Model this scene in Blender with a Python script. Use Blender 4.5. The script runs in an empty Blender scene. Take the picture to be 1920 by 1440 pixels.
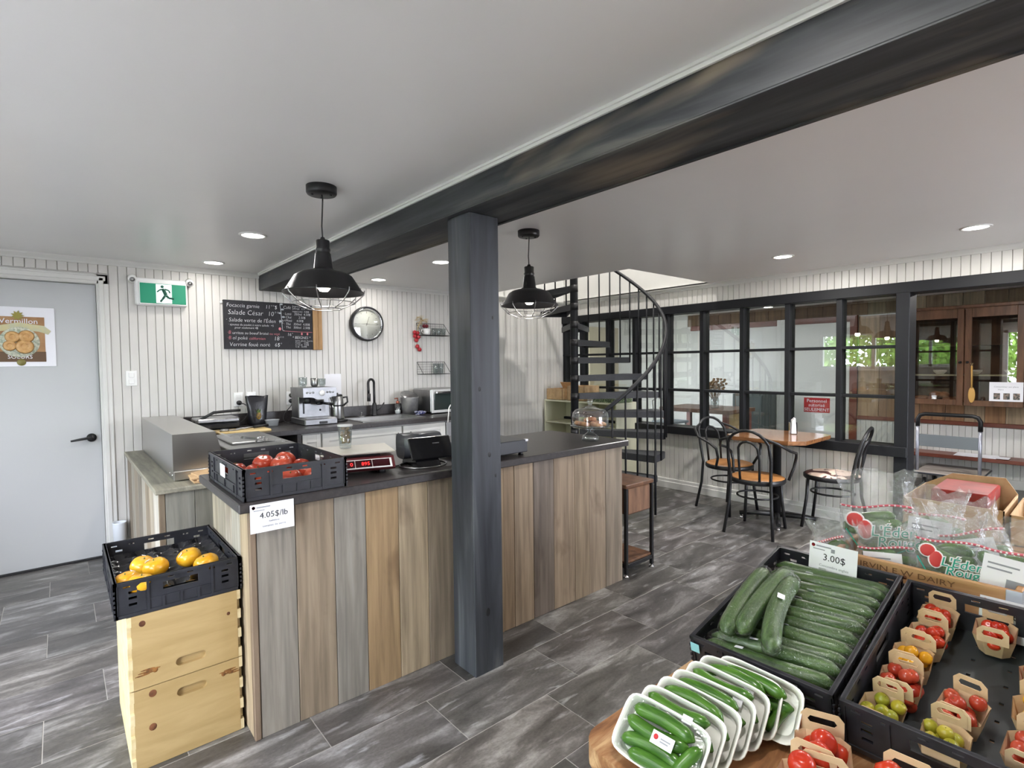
import bpy, math, random
from mathutils import Vector, Matrix
from math import sin, cos, pi, radians
random.seed(7)
S = bpy.context.scene
COL = S.collection
# ------------------------------------------------------------------ camera
F_PX, PITCH, YAW, ROLL, EYE = 991.71, .0379116, .7075159, -.011998, 1.41
fw = Vector((sin(YAW)*cos(PITCH), cos(YAW)*cos(PITCH), -sin(PITCH)))
r0 = Vector((cos(YAW), -sin(YAW), 0)); u0 = r0.cross(fw)
rt = r0*cos(ROLL) + u0*sin(ROLL); up = rt.cross(fw)
cd = bpy.data.cameras.new('camera'); cd.sensor_width = 36; cd.lens = F_PX/1920*36; cd.clip_start = .02
cam = bpy.data.objects.new('camera', cd); COL.objects.link(cam)
cam.matrix_world = Matrix(((rt.x, up.x, -fw.x, 0), (rt.y, up.y, -fw.y, 0), (rt.z, up.z, -fw.z, EYE), (0, 0, 0, 1)))
S.camera = cam
# ------------------------------------------------------------------ world, exposure
w = bpy.data.worlds.new('overcast_sky'); S.world = w; w.use_nodes = True
bgn = w.node_tree.nodes['Background']; bgn.inputs[0].default_value = (.87, .89, 1, 1); bgn.inputs[1].default_value = 21.0
S.view_settings.view_transform = 'Standard'; S.view_settings.look = 'None'
S.view_settings.exposure = 0.60; S.view_settings.gamma = 1; S.view_settings.use_curve_mapping = False
cy = S.cycles
cy.use_denoising = True; cy.adaptive_threshold = .02; cy.max_bounces = 8; cy.diffuse_bounces = 4; cy.glossy_bounces = 4; cy.transmission_bounces = 6
cy.transparent_max_bounces = 24; cy.caustics_reflective = False; cy.caustics_refractive = False
cy.sample_clamp_indirect = 6; cy.blur_glossy = 1.0
LED_W, LED_COL = 18.0, (1, .965, .93)

# ------------------------------------------------------------------ room dimensions (metres)
YA, XB, ZC, XL, YF, XC, YE = 4.957, 5.165, 2.218, -1.6, -2.2, 7.75, 5.75

# ------------------------------------------------------------------ mesh helpers
class MB:
    def __init__(s): s.v = []; s.f = []; s.sm = []; s.mi = []; s.cur = 0
    def add(s, vs, fs, smooth=False, M=None):
        o = len(s.v)
        for p in vs:
            p = Vector(p); s.v.append(M @ p if M else p)
        for q in fs:
            s.f.append([o+i for i in q]); s.sm.append(smooth); s.mi.append(s.cur)
        return s
    def box(s, x0, x1, y0, y1, z0, z1, b=0, M=None):
        if b <= 0:
            vs = [(x, y, z) for z in (z0, z1) for y in (y0, y1) for x in (x0, x1)]
            return s.add(vs, [(0, 2, 3, 1), (4, 5, 7, 6), (0, 1, 5, 4), (2, 6, 7, 3), (0, 4, 6, 2), (1, 3, 7, 5)], False, M)
        X, Y, Z = (x0, x1), (y0, y1), (z0, z1); g = (b, -b)
        vs = []; ix = {}
        for i in (0, 1):
            for j in (0, 1):
                for k in (0, 1):
                    c = (X[i], Y[j], Z[k]); t = (X[i]+g[i], Y[j]+g[j], Z[k]+g[k])
                    for a in range(3):
                        ix[i, j, k, a] = len(vs)
                        vs.append(tuple(c[n] if n == a else t[n] for n in range(3)))
        fs = []
        R = (0, 1)
        for a in range(3):
            o1, o2 = (a+1) % 3, (a+2) % 3
            for sd in R:
                def key(p, q):
                    t = [0, 0, 0]; t[a] = sd; t[o1] = p; t[o2] = q; return ix[t[0], t[1], t[2], a]
                q = [key(0, 0), key(1, 0), key(1, 1), key(0, 1)]
                fs.append(q if sd else q[::-1])
        for a in range(3):
            o1, o2 = (a+1) % 3, (a+2) % 3
            for p in R:
                for q in R:
                    def key(e, ax):
                        t = [0, 0, 0]; t[a] = e; t[o1] = p; t[o2] = q; return ix[t[0], t[1], t[2], ax]
                    fc = [key(0, o1), key(1, o1), key(1, o2), key(0, o2)]
                    fs.append(fc if p == q else fc[::-1])
        for i in R:
            for j in R:
                for k in R:
                    fc = [ix[i, j, k, 0], ix[i, j, k, 1], ix[i, j, k, 2]]
                    fs.append(fc if (i+j+k) % 2 else fc[::-1])
        return s.add(vs, fs, False, M)
    def cbox(s, c, d, b=0, M=None):
        return s.box(c[0]-d[0]/2, c[0]+d[0]/2, c[1]-d[1]/2, c[1]+d[1]/2, c[2]-d[2]/2, c[2]+d[2]/2, b, M)
    def lathe(s, prof, n=24, c=(0, 0, 0), M=None, smooth=True, capb=True, capt=True, a0=0, a1=2*pi, sx=1, sy=1):
        full = abs(a1-a0-2*pi) < 1e-6; m = n if full else n+1
        vs = [(c[0]+sx*r*cos(a0+(a1-a0)*i/n), c[1]+sy*r*sin(a0+(a1-a0)*i/n), c[2]+z) for r, z in prof for i in range(m)]
        fs = []
        for j in range(len(prof)-1):
            for i in range(n):
                k = (i+1) % m
                fs.append((j*m+i, j*m+k, (j+1)*m+k, (j+1)*m+i))
        s.add(vs, fs, smooth, M)
        if full:
            o = len(s.v)-len(vs)
            if capb and prof[0][0] > 1e-6: s.f.append([o+i for i in range(m)][::-1]); s.sm.append(False); s.mi.append(s.cur)
            if capt and prof[-1][0] > 1e-6: s.f.append([o+(len(prof)-1)*m+i for i in range(m)]); s.sm.append(False); s.mi.append(s.cur)
        return s
    def tube(s, pts, r, n=8, closed=False, M=None, taper=None):
        P = [Vector(p) for p in pts]; m = len(P); vs = []; fs = []
        T = []
        for i in range(m):
            a = P[(i-1) % m] if (closed or i > 0) else P[i]; b = P[(i+1) % m] if (closed or i < m-1) else P[i]
            t = (b-a); T.append(t.normalized() if t.length > 1e-9 else Vector((0, 0, 1)))
        n0 = T[0].orthogonal().normalized()
        for i in range(m):
            if i: 
                ax = T[i-1].cross(T[i])
                if ax.length > 1e-8: n0 = Matrix.Rotation(T[i-1].angle(T[i]), 3, ax.normalized()) @ n0
            bn = T[i].cross(n0)
            rr = r if taper is None else r*taper[i]
            for k in range(n):
                a = 2*pi*k/n; vs.append(P[i]+(n0*cos(a)+bn*sin(a))*rr)
        for i in range(m if closed else m-1):
            j = (i+1) % m
            for k in range(n):
                l = (k+1) % n; fs.append((i*n+k, i*n+l, j*n+l, j*n+k))
        s.add(vs, fs, True, M)
        if not closed:
            o = len(s.v)-len(vs)
            for fc in ([o+k for k in range(n)][::-1], [o+(m-1)*n+k for k in range(n)]):
                s.f.append(fc); s.sm.append(False); s.mi.append(s.cur)
        return s
    def rod(s, a, b, r, n=8, M=None): return s.tube([a, b], r, n, False, M)
    def prism(s, poly, z0, z1, M=None, smooth=False):
        n = len(poly)
        vs = [(x, y, z0) for x, y in poly]+[(x, y, z1) for x, y in poly]
        fs = [tuple(range(n))[::-1], tuple(range(n, 2*n))]
        s.add(vs, fs, False, M)
        o = len(s.v)-2*n
        for i in range(n):
            j = (i+1) % n
            s.f.append([o+i, o+j, o+n+j, o+n+i]); s.sm.append(smooth); s.mi.append(s.cur)
        return s
    def ell(s, c, r, n=14, m=8, M=None, fn=None):
        vs = []; fs = []
        for j in range(m+1):
            th = pi*j/m
            for i in range(n):
                ph = 2*pi*i/n
                d = Vector((sin(th)*cos(ph), sin(th)*sin(ph), -cos(th)))
                k = fn(d, ph, th) if fn else 1
                if isinstance(k, (int, float)): k = (k, k, k)
                vs.append((c[0]+r[0]*d.x*k[0], c[1]+r[1]*d.y*k[1], c[2]+r[2]*d.z*k[2]))
        for j in range(m):
            for i in range(n):
                l = (i+1) % n; fs.append((j*n+i, j*n+l, (j+1)*n+l, (j+1)*n+i))
        return s.add(vs, fs, True, M)
    def quad(s, a, b, c, d, M=None, smooth=False): return s.add([a, b, c, d], [(0, 1, 2, 3)], smooth, M)
    def mesh(s, name):
        me = bpy.data.meshes.new(name); me.from_pydata([tuple(p) for p in s.v], [], s.f)
        me.polygons.foreach_set('use_smooth', s.sm); me.polygons.foreach_set('material_index', s.mi); me.update()
        return me
WM = {}
def setp(o, label=None, cat=None, group=None, kind=None):
    if label: o['label'] = label
    if cat: o['category'] = cat
    if group: o['group'] = group
    if kind: o['kind'] = kind
    return o
def obj(name, mb, mat, parent=None, world=False, loc=None, rot=None, **kw):
    me = mb.mesh(name) if isinstance(mb, MB) else mb
    for mt in (mat if isinstance(mat, (list, tuple)) else [mat]):
        if isinstance(mb, MB): me.materials.append(mt)
    o = bpy.data.objects.new(name, me); COL.objects.link(o)
    if parent is not None:
        o.parent = parent
        if world: me.transform(WM[parent.name].inverted())
    if loc is not None: o.location = loc
    if rot is not None: o.rotation_euler = rot
    WM[o.name] = (WM[parent.name] if parent is not None else Matrix()) @ Matrix.LocRotScale(o.location, o.rotation_euler, None)
    return setp(o, **kw)
def thing(name, label, cat, loc=(0, 0, 0), rz=0, group=None, kind=None, rot=None):
    o = bpy.data.objects.new(name, None); COL.objects.link(o); o.empty_display_size = .05
    o.location = loc; o.rotation_euler = rot or (0, 0, rz)
    WM[o.name] = Matrix.LocRotScale(o.location, o.rotation_euler, None)
    return setp(o, label, cat, group, kind)
def kids(o): return [c for c in bpy.data.objects if c.parent == o]
KID = {}
def dup(root, loc, rot=(0, 0, 0), label=None, group=None):
    def cp(o, par):
        c = o.copy(); COL.objects.link(c); c.parent = par
        for ch in KID.setdefault(o.name, kids(o)): cp(ch, c)
        return c
    r = cp(root, None); r.location = loc; r.rotation_euler = rot
    WM[r.name] = Matrix.LocRotScale(r.location, r.rotation_euler, None)
    if label: r['label'] = label
    if group: r['group'] = group
    return r
def text(name, body, size, mat, parent, loc, rot, align='LEFT', ext=.0004, sx=1, shear=0, off=0):
    c = bpy.data.curves.new(name, 'FONT'); c.body = body; c.size = size; c.extrude = ext; c.align_x = align; c.shear = shear
    c.resolution_u = 2; c.offset = off; c.materials.append(mat)
    tmp = bpy.data.objects.new(name, c); me = bpy.data.meshes.new_from_object(tmp); me.name = name
    bpy.data.objects.remove(tmp); bpy.data.curves.remove(c)
    if not me.materials: me.materials.append(mat)
    o = bpy.data.objects.new(name, me); COL.objects.link(o)
    o.parent = parent; o.location = loc; o.rotation_euler = rot; o.scale = (sx, 1, 1)
    return o
def lin(c): return tuple((x/255/12.92 if x/255 <= .04045 else ((x/255+.055)/1.055)**2.4) for x in c)+(1,)
ORD = 'first second third fourth fifth sixth seventh eighth ninth tenth eleventh twelfth thirteenth fourteenth fifteenth'.split()

# ------------------------------------------------------------------ materials
def nt(name):
    m = bpy.data.materials.new(name); m.use_nodes = True
    return m, m.node_tree.nodes, m.node_tree.links, m.node_tree.nodes['Principled BSDF']
def coords(N, L, stretch, rnd):
    tc = N.new('ShaderNodeTexCoord'); mp = N.new('ShaderNodeMapping'); mp.inputs['Scale'].default_value = stretch
    if rnd:
        oi = N.new('ShaderNodeObjectInfo'); ml = N.new('ShaderNodeMath'); ml.operation = 'MULTIPLY'; ml.inputs[1].default_value = 61.7
        L.new(oi.outputs['Random'], ml.inputs[0]); L.new(ml.outputs[0], mp.inputs['Location'])
    L.new(tc.outputs['Object'], mp.inputs['Vector'])
    return mp
def pm(name, c, c2=None, rough=.5, metal=0, scale=6, stretch=(1, 1, 1), detail=3, ramp=(.35, .65), bump=0, bscale=None, spec=.5, objcol=False,
       rnd=False, dist=0, coat=0, c3=None, rvar=0, sss=0, patch=None, fine=None):
    m, N, L, b = nt(name)
    b.inputs['Roughness'].default_value = rough; b.inputs['Metallic'].default_value = metal
    b.inputs['Specular IOR Level'].default_value = spec; b.inputs['Coat Weight'].default_value = coat; b.inputs['Coat Roughness'].default_value = .12
    c = lin(c); b.inputs['Base Color'].default_value = c
    if sss:
        b.inputs['Subsurface Weight'].default_value = sss; b.inputs['Subsurface Scale'].default_value = .004
    out = None; nz = None
    if c2 or bump or rvar:
        mp = coords(N, L, stretch, rnd)
        nz = N.new('ShaderNodeTexNoise'); nz.inputs['Scale'].default_value = scale; nz.inputs['Detail'].default_value = detail
        nz.inputs['Distortion'].default_value = dist; nz.inputs['Roughness'].default_value = .6
        L.new(mp.outputs[0], nz.inputs['Vector'])
    if c2:
        rp = N.new('ShaderNodeValToRGB'); e = rp.color_ramp.elements
        e[0].position = ramp[0]; e[0].color = c; e[1].position = ramp[1]; e[1].color = lin(c2)
        if c3: x = rp.color_ramp.elements.new((ramp[0]+ramp[1])/2); x.color = lin(c3)
        L.new(nz.outputs['Fac'], rp.inputs[0]); out = rp.outputs[0]
    def extra(sc, st, lo, hi):
        m2 = coords(N, L, st, rnd); n2 = N.new('ShaderNodeTexNoise'); n2.inputs['Scale'].default_value = sc; n2.inputs['Detail'].default_value = 4; n2.inputs['Distortion'].default_value = .5
        L.new(m2.outputs[0], n2.inputs[0]); mr = N.new('ShaderNodeMapRange'); mr.inputs['From Min'].default_value = lo; mr.inputs['From Max'].default_value = hi; L.new(n2.outputs['Fac'], mr.inputs[0]); return mr
    if patch and out:      # (colour, scale, stretch, low, high, strength): broad stains or bare patches
        mr = extra(patch[1], patch[2], patch[3], patch[4]); mr.inputs['To Max'].default_value = patch[5]
        mx = N.new('ShaderNodeMix'); mx.data_type = 'RGBA'; L.new(mr.outputs[0], mx.inputs[0]); L.new(out, mx.inputs[6]); mx.inputs[7].default_value = lin(patch[0]); out = mx.outputs[2]
    if fine and out:       # (scale, stretch, darkest): fine grain lines
        mr = extra(fine[0], fine[1], .35, .6); mr.inputs['To Min'].default_value = fine[2]
        mx = N.new('ShaderNodeMix'); mx.data_type = 'RGBA'; mx.blend_type = 'MULTIPLY'; mx.inputs[0].default_value = 1
        L.new(out, mx.inputs[6]); L.new(mr.outputs[0], mx.inputs[7]); out = mx.outputs[2]
    if objcol:
        oi = N.new('ShaderNodeObjectInfo')
        if out:
            mx = N.new('ShaderNodeMix'); mx.data_type = 'RGBA'; mx.blend_type = 'MULTIPLY'; mx.inputs[0].default_value = 1
            L.new(out, mx.inputs[6]); L.new(oi.outputs['Color'], mx.inputs[7]); out = mx.outputs[2]
        else: out = oi.outputs['Color']
    if out: L.new(out, b.inputs['Base Color'])
    if rvar:
        mr = N.new('ShaderNodeMapRange'); mr.inputs['To Min'].default_value = max(0, rough-rvar); mr.inputs['To Max'].default_value = rough+rvar
        L.new(nz.outputs['Fac'], mr.inputs[0]); L.new(mr.outputs[0], b.inputs['Roughness'])
    if bump:
        bp = N.new('ShaderNodeBump'); bp.inputs['Strength'].default_value = bump; bp.inputs['Distance'].default_value = .01
        src = nz
        if bscale:
            src = N.new('ShaderNodeTexNoise'); src.inputs['Scale'].default_value = bscale; src.inputs['Detail'].default_value = 2; L.new(mp.outputs[0], src.inputs['Vector'])
        L.new(src.outputs['Fac'], bp.inputs['Height']); L.new(bp.outputs[0], b.inputs['Normal'])
    return m
def clear(name, tint=(255, 255, 255), ior=1.5, rough=.01, boost=0.0, bump=0, bscale=20, milky=0, mcol=(235, 238, 240)):
    """thin clear sheet: transparent with a mirror reflection that grows at grazing angles"""
    m, N, L, b = nt(name); N.remove(b); out = N['Material Output']
    tr = N.new('ShaderNodeBsdfTransparent'); tr.inputs[0].default_value = lin(tint)
    gl = N.new('ShaderNodeBsdfGlossy'); gl.inputs['Roughness'].default_value = rough
    lw = N.new('ShaderNodeLayerWeight'); lw.inputs[0].default_value = .5
    fr = N.new('ShaderNodeMath'); fr.operation = 'POWER'; fr.inputs[1].default_value = 5; L.new(lw.outputs['Facing'], fr.inputs[0])
    f0 = ((ior-1)/(ior+1))**2
    ad = N.new('ShaderNodeMath'); ad.operation = 'MULTIPLY_ADD'; ad.use_clamp = True; ad.inputs[1].default_value = 1-f0; ad.inputs[2].default_value = f0+boost
    mx = N.new('ShaderNodeMixShader')
    L.new(fr.outputs[0], ad.inputs[0]); L.new(ad.outputs[0], mx.inputs[0]); L.new(tr.outputs[0], mx.inputs[1]); L.new(gl.outputs[0], mx.inputs[2])
    last = mx
    if milky:
        df = N.new('ShaderNodeBsdfDiffuse'); df.inputs[0].default_value = lin(mcol)
        m2 = N.new('ShaderNodeMixShader'); m2.inputs[0].default_value = milky
        L.new(mx.outputs[0], m2.inputs[1]); L.new(df.outputs[0], m2.inputs[2]); last = m2
    if bump:
        mp = coords(N, L, (1, 1, 1), True); nz = N.new('ShaderNodeTexNoise'); nz.inputs['Scale'].default_value = bscale; nz.inputs['Detail'].default_value = 3
        nz.inputs['Distortion'].default_value = 1.5
        L.new(mp.outputs[0], nz.inputs[0]); bp = N.new('ShaderNodeBump'); bp.inputs['Strength'].default_value = bump; bp.inputs['Distance'].default_value = .01
        L.new(nz.outputs['Fac'], bp.inputs['Height']); L.new(bp.outputs[0], gl.inputs['Normal'])
    L.new(last.outputs[0], out.inputs[0])
    return m
def emit(name, c, s):
    m, N, L, b = nt(name); c = lin(c)
    b.inputs['Base Color'].default_value = c; b.inputs['Emission Color'].default_value = c; b.inputs['Emission Strength'].default_value = s
    return m
def spots(name, c, c2, scale, lo, hi, rough=.5, bump=0):
    m, N, L, b = nt(name); mp = coords(N, L, (1, 1, 1), True)
    v = N.new('ShaderNodeTexNoise'); v.inputs['Scale'].default_value = scale; v.inputs['Detail'].default_value = 1.5; v.inputs['Distortion'].default_value = .6
    L.new(mp.outputs[0], v.inputs[0]); rp = N.new('ShaderNodeValToRGB'); rp.color_ramp.interpolation = 'LINEAR'
    e = rp.color_ramp.elements; e[0].position = lo; e[0].color = lin(c); e[1].position = hi; e[1].color = lin(c2)
    L.new(v.outputs['Fac'], rp.inputs[0]); L.new(rp.outputs[0], b.inputs['Base Color']); b.inputs['Roughness'].default_value = rough
    return m
WHITE = pm('white_paint', (218, 217, 213), (212, 212, 208), rough=.45, scale=3)
BEAD = pm('beadboard_paint', (212, 209, 204), (206, 204, 199), rough=.4, scale=2, rnd=True)
CEIL = pm('ceiling_paint', (240, 239, 238), (236, 235, 234), rough=.3, scale=.8, spec=.4)
DOORP = pm('door_paint', (192, 194, 195), rough=.35)
BEAM = pm('stained_beam_wood', (42, 44, 48), (112, 111, 106), c3=(68, 70, 72), rough=.58, spec=.22, patch=((158, 142, 120), 1.1, (2.2, .8, 3.0), .54, .70, .75), fine=(26, (1, .05, 1), .72), scale=1.6, stretch=(5, .45, 5), detail=6, dist=.7, ramp=(.3, .78), bump=.04)
POST = pm('stained_post_wood', (44, 46, 53), (114, 117, 121), c3=(68, 71, 77), rough=.48, spec=.35, patch=((120, 118, 112), 1.6, (2, 2, .6), .56, .75, .5), fine=(26, (1, 1, .05), .75), scale=1.5, stretch=(4, 4, .45), detail=5, dist=.9, ramp=(.32, .75), bump=.04)
BARN = pm('weathered_barn_board', patch=((120, 96, 74), 2.6, (1.6, 1.6, .7), .60, .74, .75), fine=(34, (1, 1, .045), .70), c=(206, 202, 198), c2=(255, 252, 248), c3=(236, 231, 226), rough=.7, scale=3.2, stretch=(9, 9, .7), detail=7, dist=.5, ramp=(.28, .7), bump=.12, objcol=True, rnd=True)
BARNTOP = pm('weathered_wood_top', (118, 116, 104), (166, 160, 142), rough=.6, scale=3, stretch=(9, .7, 9), detail=6, ramp=(.3, .7))
TILE = pm('slate_floor_tile', (62, 60, 58), (176, 174, 173), c3=(102, 99, 97), rough=.34, scale=2.6, stretch=(1.0, 3.4, 1), detail=12, dist=.55, ramp=(.3, .76), bump=.12, patch=((190, 190, 192), 5, (1.2, 5, 1), .60, .72, .5), fine=(70, (1, 1.6, 1), .78), rnd=True, objcol=True, rvar=.1)
GROUT = pm('grout', (164, 160, 154), rough=.85)
BLK = pm('black_metal', (24, 24, 26), rough=.42, spec=.5)
BLKFR = pm('black_window_paint', (29, 30, 33), rough=.5, spec=.2)
BLKSTEP = pm('black_tread_plate', (40, 41, 45), (58, 59, 63), rough=.5, scale=160, bump=.4)
CTOP = pm('charcoal_laminate', (48, 45, 46), (62, 58, 58), rough=.32, scale=60)
STEEL = pm('stainless_steel', (176, 176, 176), (160, 160, 160), rough=.34, metal=1, scale=6, stretch=(1, 30, 1), rvar=.06)
STEELD = pm('brushed_steel', (150, 150, 152), (176, 176, 176), rough=.32, metal=1, scale=30)
WARMST = pm('polished_warmer_steel', (190, 188, 184), rough=.3, metal=1)
MACHST = pm('machine_steel', (132, 132, 134), (146, 146, 148), rough=.38, metal=.9, scale=10)
CHROME = pm('chrome', (225, 225, 228), rough=.08, metal=1)
PLBLK = pm('black_crate_plastic', (34, 35, 40), (46, 47, 53), rough=.38, scale=14, spec=.55)
BLKGLOSS = pm('black_gloss_plastic', (20, 20, 23), rough=.22)
GREYPL = pm('dark_grey_plastic', (58, 60, 66), rough=.35)
WPL = pm('white_plastic', (238, 238, 236), rough=.35)
PAPER = pm('white_paper', (240, 240, 246), rough=.8)
INK = pm('black_ink', (40, 40, 44), rough=.8)
GINK = pm('grey_ink', (150, 152, 160), rough=.8)
RINK = pm('red_ink', (196, 44, 52), rough=.6)
PINE = pm('pine_wood', (160, 134, 88), (178, 152, 106), rough=.55, scale=2.2, stretch=(1.2, 6, 9), detail=6, dist=.8, ramp=(.3, .7), rnd=True)
PINED = pm('pine_end_grain', (216, 200, 160), (200, 180, 136), rough=.6, scale=20)
KNOT = pm('dark_wood_knot', (120, 76, 46), (74, 40, 20), rough=.6, scale=30)
BURN = pm('burnt_wood', (58, 34, 16), (140, 92, 40), rough=.7, scale=30)
KRAFT = pm('kraft_card', (186, 152, 112), (202, 170, 130), rough=.8, scale=20)
KRAFTL = pm('kraft_basket_card', (206, 176, 138), (218, 190, 154), rough=.75, scale=24)
GLASS = clear('window_glass', (232, 236, 234), 1.5, 0, .07)
WGLASS = clear('daylight_window_glass', (250, 252, 252), 1.45, 0)
CLEARG = clear('clear_glass', (240, 244, 244), 1.5, .01, .10, milky=.03)
WRAP = clear('shrink_wrap', (252, 253, 252), 1.45, .06, .05, bump=1.0, bscale=75, milky=.0)
BAGPL = clear('bag_film', (252, 252, 253), 1.45, .1, .05, bump=1.0, bscale=40, milky=.09)
TOMR = pm('red_tomato_skin', (176, 40, 22), (194, 62, 32), rough=.24, scale=9, rnd=True)
TOMO = pm('orange_red_tomato_skin', (182, 74, 48), (160, 48, 32), rough=.26, scale=9, rnd=True)
TOMY = pm('yellow_tomato_skin', (208, 142, 22), (222, 172, 44), rough=.25, scale=14, rnd=True)
TOMG = pm('green_tomato_skin', (140, 146, 40), (176, 160, 48), rough=.3, scale=14, rnd=True)
STEM = pm('tomato_stem', (78, 100, 42), rough=.7)
CUKE = pm('cucumber_skin', (52, 92, 30), (78, 120, 42), rough=.24, scale=9, stretch=(1.2, 8, 8), detail=2, rnd=True, bump=.05)
CUKED = pm('english_cucumber_skin', (40, 68, 26), (76, 106, 46), rough=.34, scale=6, stretch=(1.2, 14, 14), detail=4, rnd=True, bump=.15)
FOAM = pm('foam_tray', (240, 239, 232), rough=.6, scale=90, bump=.06)
BROWNW = pm('brown_stained_wood', (80, 54, 38), (112, 78, 56), rough=.42, scale=2.2, stretch=(8, 8, .8), detail=5, dist=.8)
REDWOOD = pm('red_brown_trim', (100, 50, 38), (120, 64, 48), rough=.4, scale=4)
TABLEW = pm('varnished_table_wood', (120, 78, 48), (156, 108, 68), rough=.18, scale=3, stretch=(9, 1, 9), detail=5, coat=.5)
WORN = pm('worn_display_wood', (104, 66, 40), (196, 160, 118), c3=(150, 104, 66), rough=.55, scale=3.2, stretch=(1, 5, 4), detail=8, dist=.9, ramp=(.34, .66))
CREAM = pm('cream_paint', (212, 210, 184), rough=.5)
CHALKB = pm('chalkboard', (30, 30, 34), (40, 40, 45), rough=.75, scale=8)
CHALK = pm('white_chalk', (226, 226, 230), rough=.9)
CHALKP = pm('pink_chalk', (214, 130, 140), rough=.9)
CHALKG = pm('grey_chalk', (170, 176, 182), rough=.9)
LEAF = pm('leaf_green', (74, 116, 34), (120, 160, 60), rough=.5, scale=30, rnd=True)
# ================================================================== STRUCTURE
ST = 'structure'
def struct(name, mb, mat, parent=None, label=None): 
    return obj(name, mb, mat, parent, kind=ST, **({'label': label} if label else {}))
# floor: grout bed, with tiles laid on it in thirds
fl = struct('floor', MB().box(XL-.3, XC+.2, YF-.3, YE+.2, -.08, -.0012), GROUT, label='grey slate-look floor of large rectangular tiles')
TW, TH, G = .611, .3045, .0028
tile_me = MB().box(-TW/2+G/2, TW/2-G/2, -TH/2+G/2, TH/2-G/2, -.01, 0, .0012).mesh('tile'); tile_me.materials.append(TILE)
far_t = MB(); rr = random.Random(3)
for j in range(-13, 13):
    yc = 1.7425 + TH*j; off = .515 + .204*j
    for i in range(-5, 14):
        xc = 1.126 + TW*i + .204*j + TW/2
        while xc > XC+.3: xc -= TW*19
        if xc < XL-.1 or xc > XC+.1 or yc < YF or yc > YE: continue
        if -.75 < xc < 5.3 and .55 < yc < 5.0:
            t = obj('tile', tile_me, TILE, fl, loc=(xc, yc, 0))
            v = rr.uniform(.72, 1.12); t.color = (v*rr.uniform(.98, 1.04), v, v*rr.uniform(.94, 1.02), 1)
        else: far_t.box(xc-TW/2+G/2, xc+TW/2-G/2, yc-TH/2+G/2, yc+TH/2-G/2, -.01, 0)
o = obj('tile_field', far_t, TILE, fl, kind='stuff'); o.color = (.95, .94, .92, 1)
# ceiling with stair opening
c = MB(); OX, OY = 3.765, 2.83
for a in ((XL-.1, OX, YF-.1, YA+.1), (OX, XB+.12, YF-.1, OY)): c.box(*a, ZC, ZC+.25)
struct('ceiling', c, CEIL, label='smooth pale satin ceiling with a stair opening')
c = MB().box(XB+.12, XC+.1, YF-.1, YE+.1, 2.15, 2.3); struct('ceiling_back_room', c, CEIL, label='pale ceiling of the room behind the glass')
# upstairs walls seen through the stair opening
u = MB(); u.box(2.4, XB+.12, YA, YA+.12, ZC, 4.6); u.box(XB, XB+.12, 1.4, YA, ZC, 4.6); u.box(2.3, 2.4, 1.4, YA, ZC+.25, 4.6); u.box(2.3, XB+.12, 1.3, 1.4, ZC+.25, 4.6); u.box(2.3, XB+.12, 1.3, YA+.12, 4.5, 4.6)
struct('wall_upstairs', u, WHITE, label='plain white stairwell walls of the floor above')
# beadboard walls: a backing panel with separate narrow boards
PITCH_B = .0567
def board_mesh(h, t=.012):
    w2 = PITCH_B/2
    poly = [(-w2+.0008, 0), (-w2+.0008, -t*.55), (-w2+.0032, -t), (w2-.0032, -t), (w2-.0008, -t*.55), (w2-.0008, 0)]
    return MB().prism(poly, 0, h)
def boards(parent, x0, x1, y, z0, z1, axis='x', skip=()):
    me = board_mesh(z1-z0).mesh('board'); me.materials.append(BEAD)
    n = int((x1-x0)/PITCH_B)
    for i in range(n):
        p = x0 + PITCH_B*(i+.5)
        if any(a < p < b for a, b in skip): continue
        if axis == 'x': obj('board', me, BEAD, parent, loc=(p, y, z0))
        else: obj('board', me, BEAD, parent, loc=(y, p, z0), rot=(0, 0, -pi/2))
wa = struct('wall_back', MB().box(XL-.12, .98*0-.70, YA, YA+.12, 0, ZC).box(.245, XB, YA, YA+.12, 0, ZC).box(-.70, .245, YA, YA+.12, 2.04, ZC), BEAD, label='white beadboard wall behind the kitchen counter')
boards(wa, .30, XB-.005, YA, 0, ZC)
boards(wa, -.78, .30, YA, 2.115, ZC)
boards(wa, XL, -.78, YA, 0, ZC)
# wall with the interior windows
wb = struct('wall_right', MB().box(XB, XB+.12, 1.14, YA, 0, .63).box(XB, XB+.12, -1.2, YA, 2.0, ZC+.02).box(XB, XB+.12, YF, -1.2, 0, ZC), WHITE, label='white beadboard wall framing the interior windows')
boards(wb, 1.23, YA-.02, XB, .02, .64, 'y')
boards(wb, -1.2, YA-.02, XB, 2.0, ZC, 'y')
# left wall with a long window and added patio doors, front wall with an added window
lw = MB(); WY0, WY1, WZ0, WZ1 = 2.3, 4.2, 1.22, 1.95; GY0, GY1, GZ1 = .0, 1.9, 2.05
lw.box(XL-.15, XL, YF, GY0, 0, ZC).box(XL-.15, XL, GY1, WY0, 0, ZC).box(XL-.15, XL, GY0, GY1, GZ1, ZC).box(XL-.15, XL, WY1, YA, 0, ZC).box(XL-.15, XL, WY0, WY1, 0, WZ0).box(XL-.15, XL, WY0, WY1, WZ1, ZC)
struct('wall_left', lw, WHITE, label='white wall with the long daylight window')
ww = thing('window_2', 'long white framed window onto trees', None, (XL, 0, 0), kind=ST)
m = MB()
for y in (WY0+.03, 3.25, WY1-.03): m.box(XL-.10, XL-.02, y-.03, y+.03, WZ0, WZ1)
for z in (WZ0+.03, WZ1-.03): m.box(XL-.10, XL-.02, WY0, WY1, z-.03, z+.03)
obj('window_frame', m, WPL, ww, True)
obj('window_sill', MB().box(XL-.02, XL+.06, WY0-.04, WY1+.04, WZ0-.03, WZ0, .004), WPL, ww, True)
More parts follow.
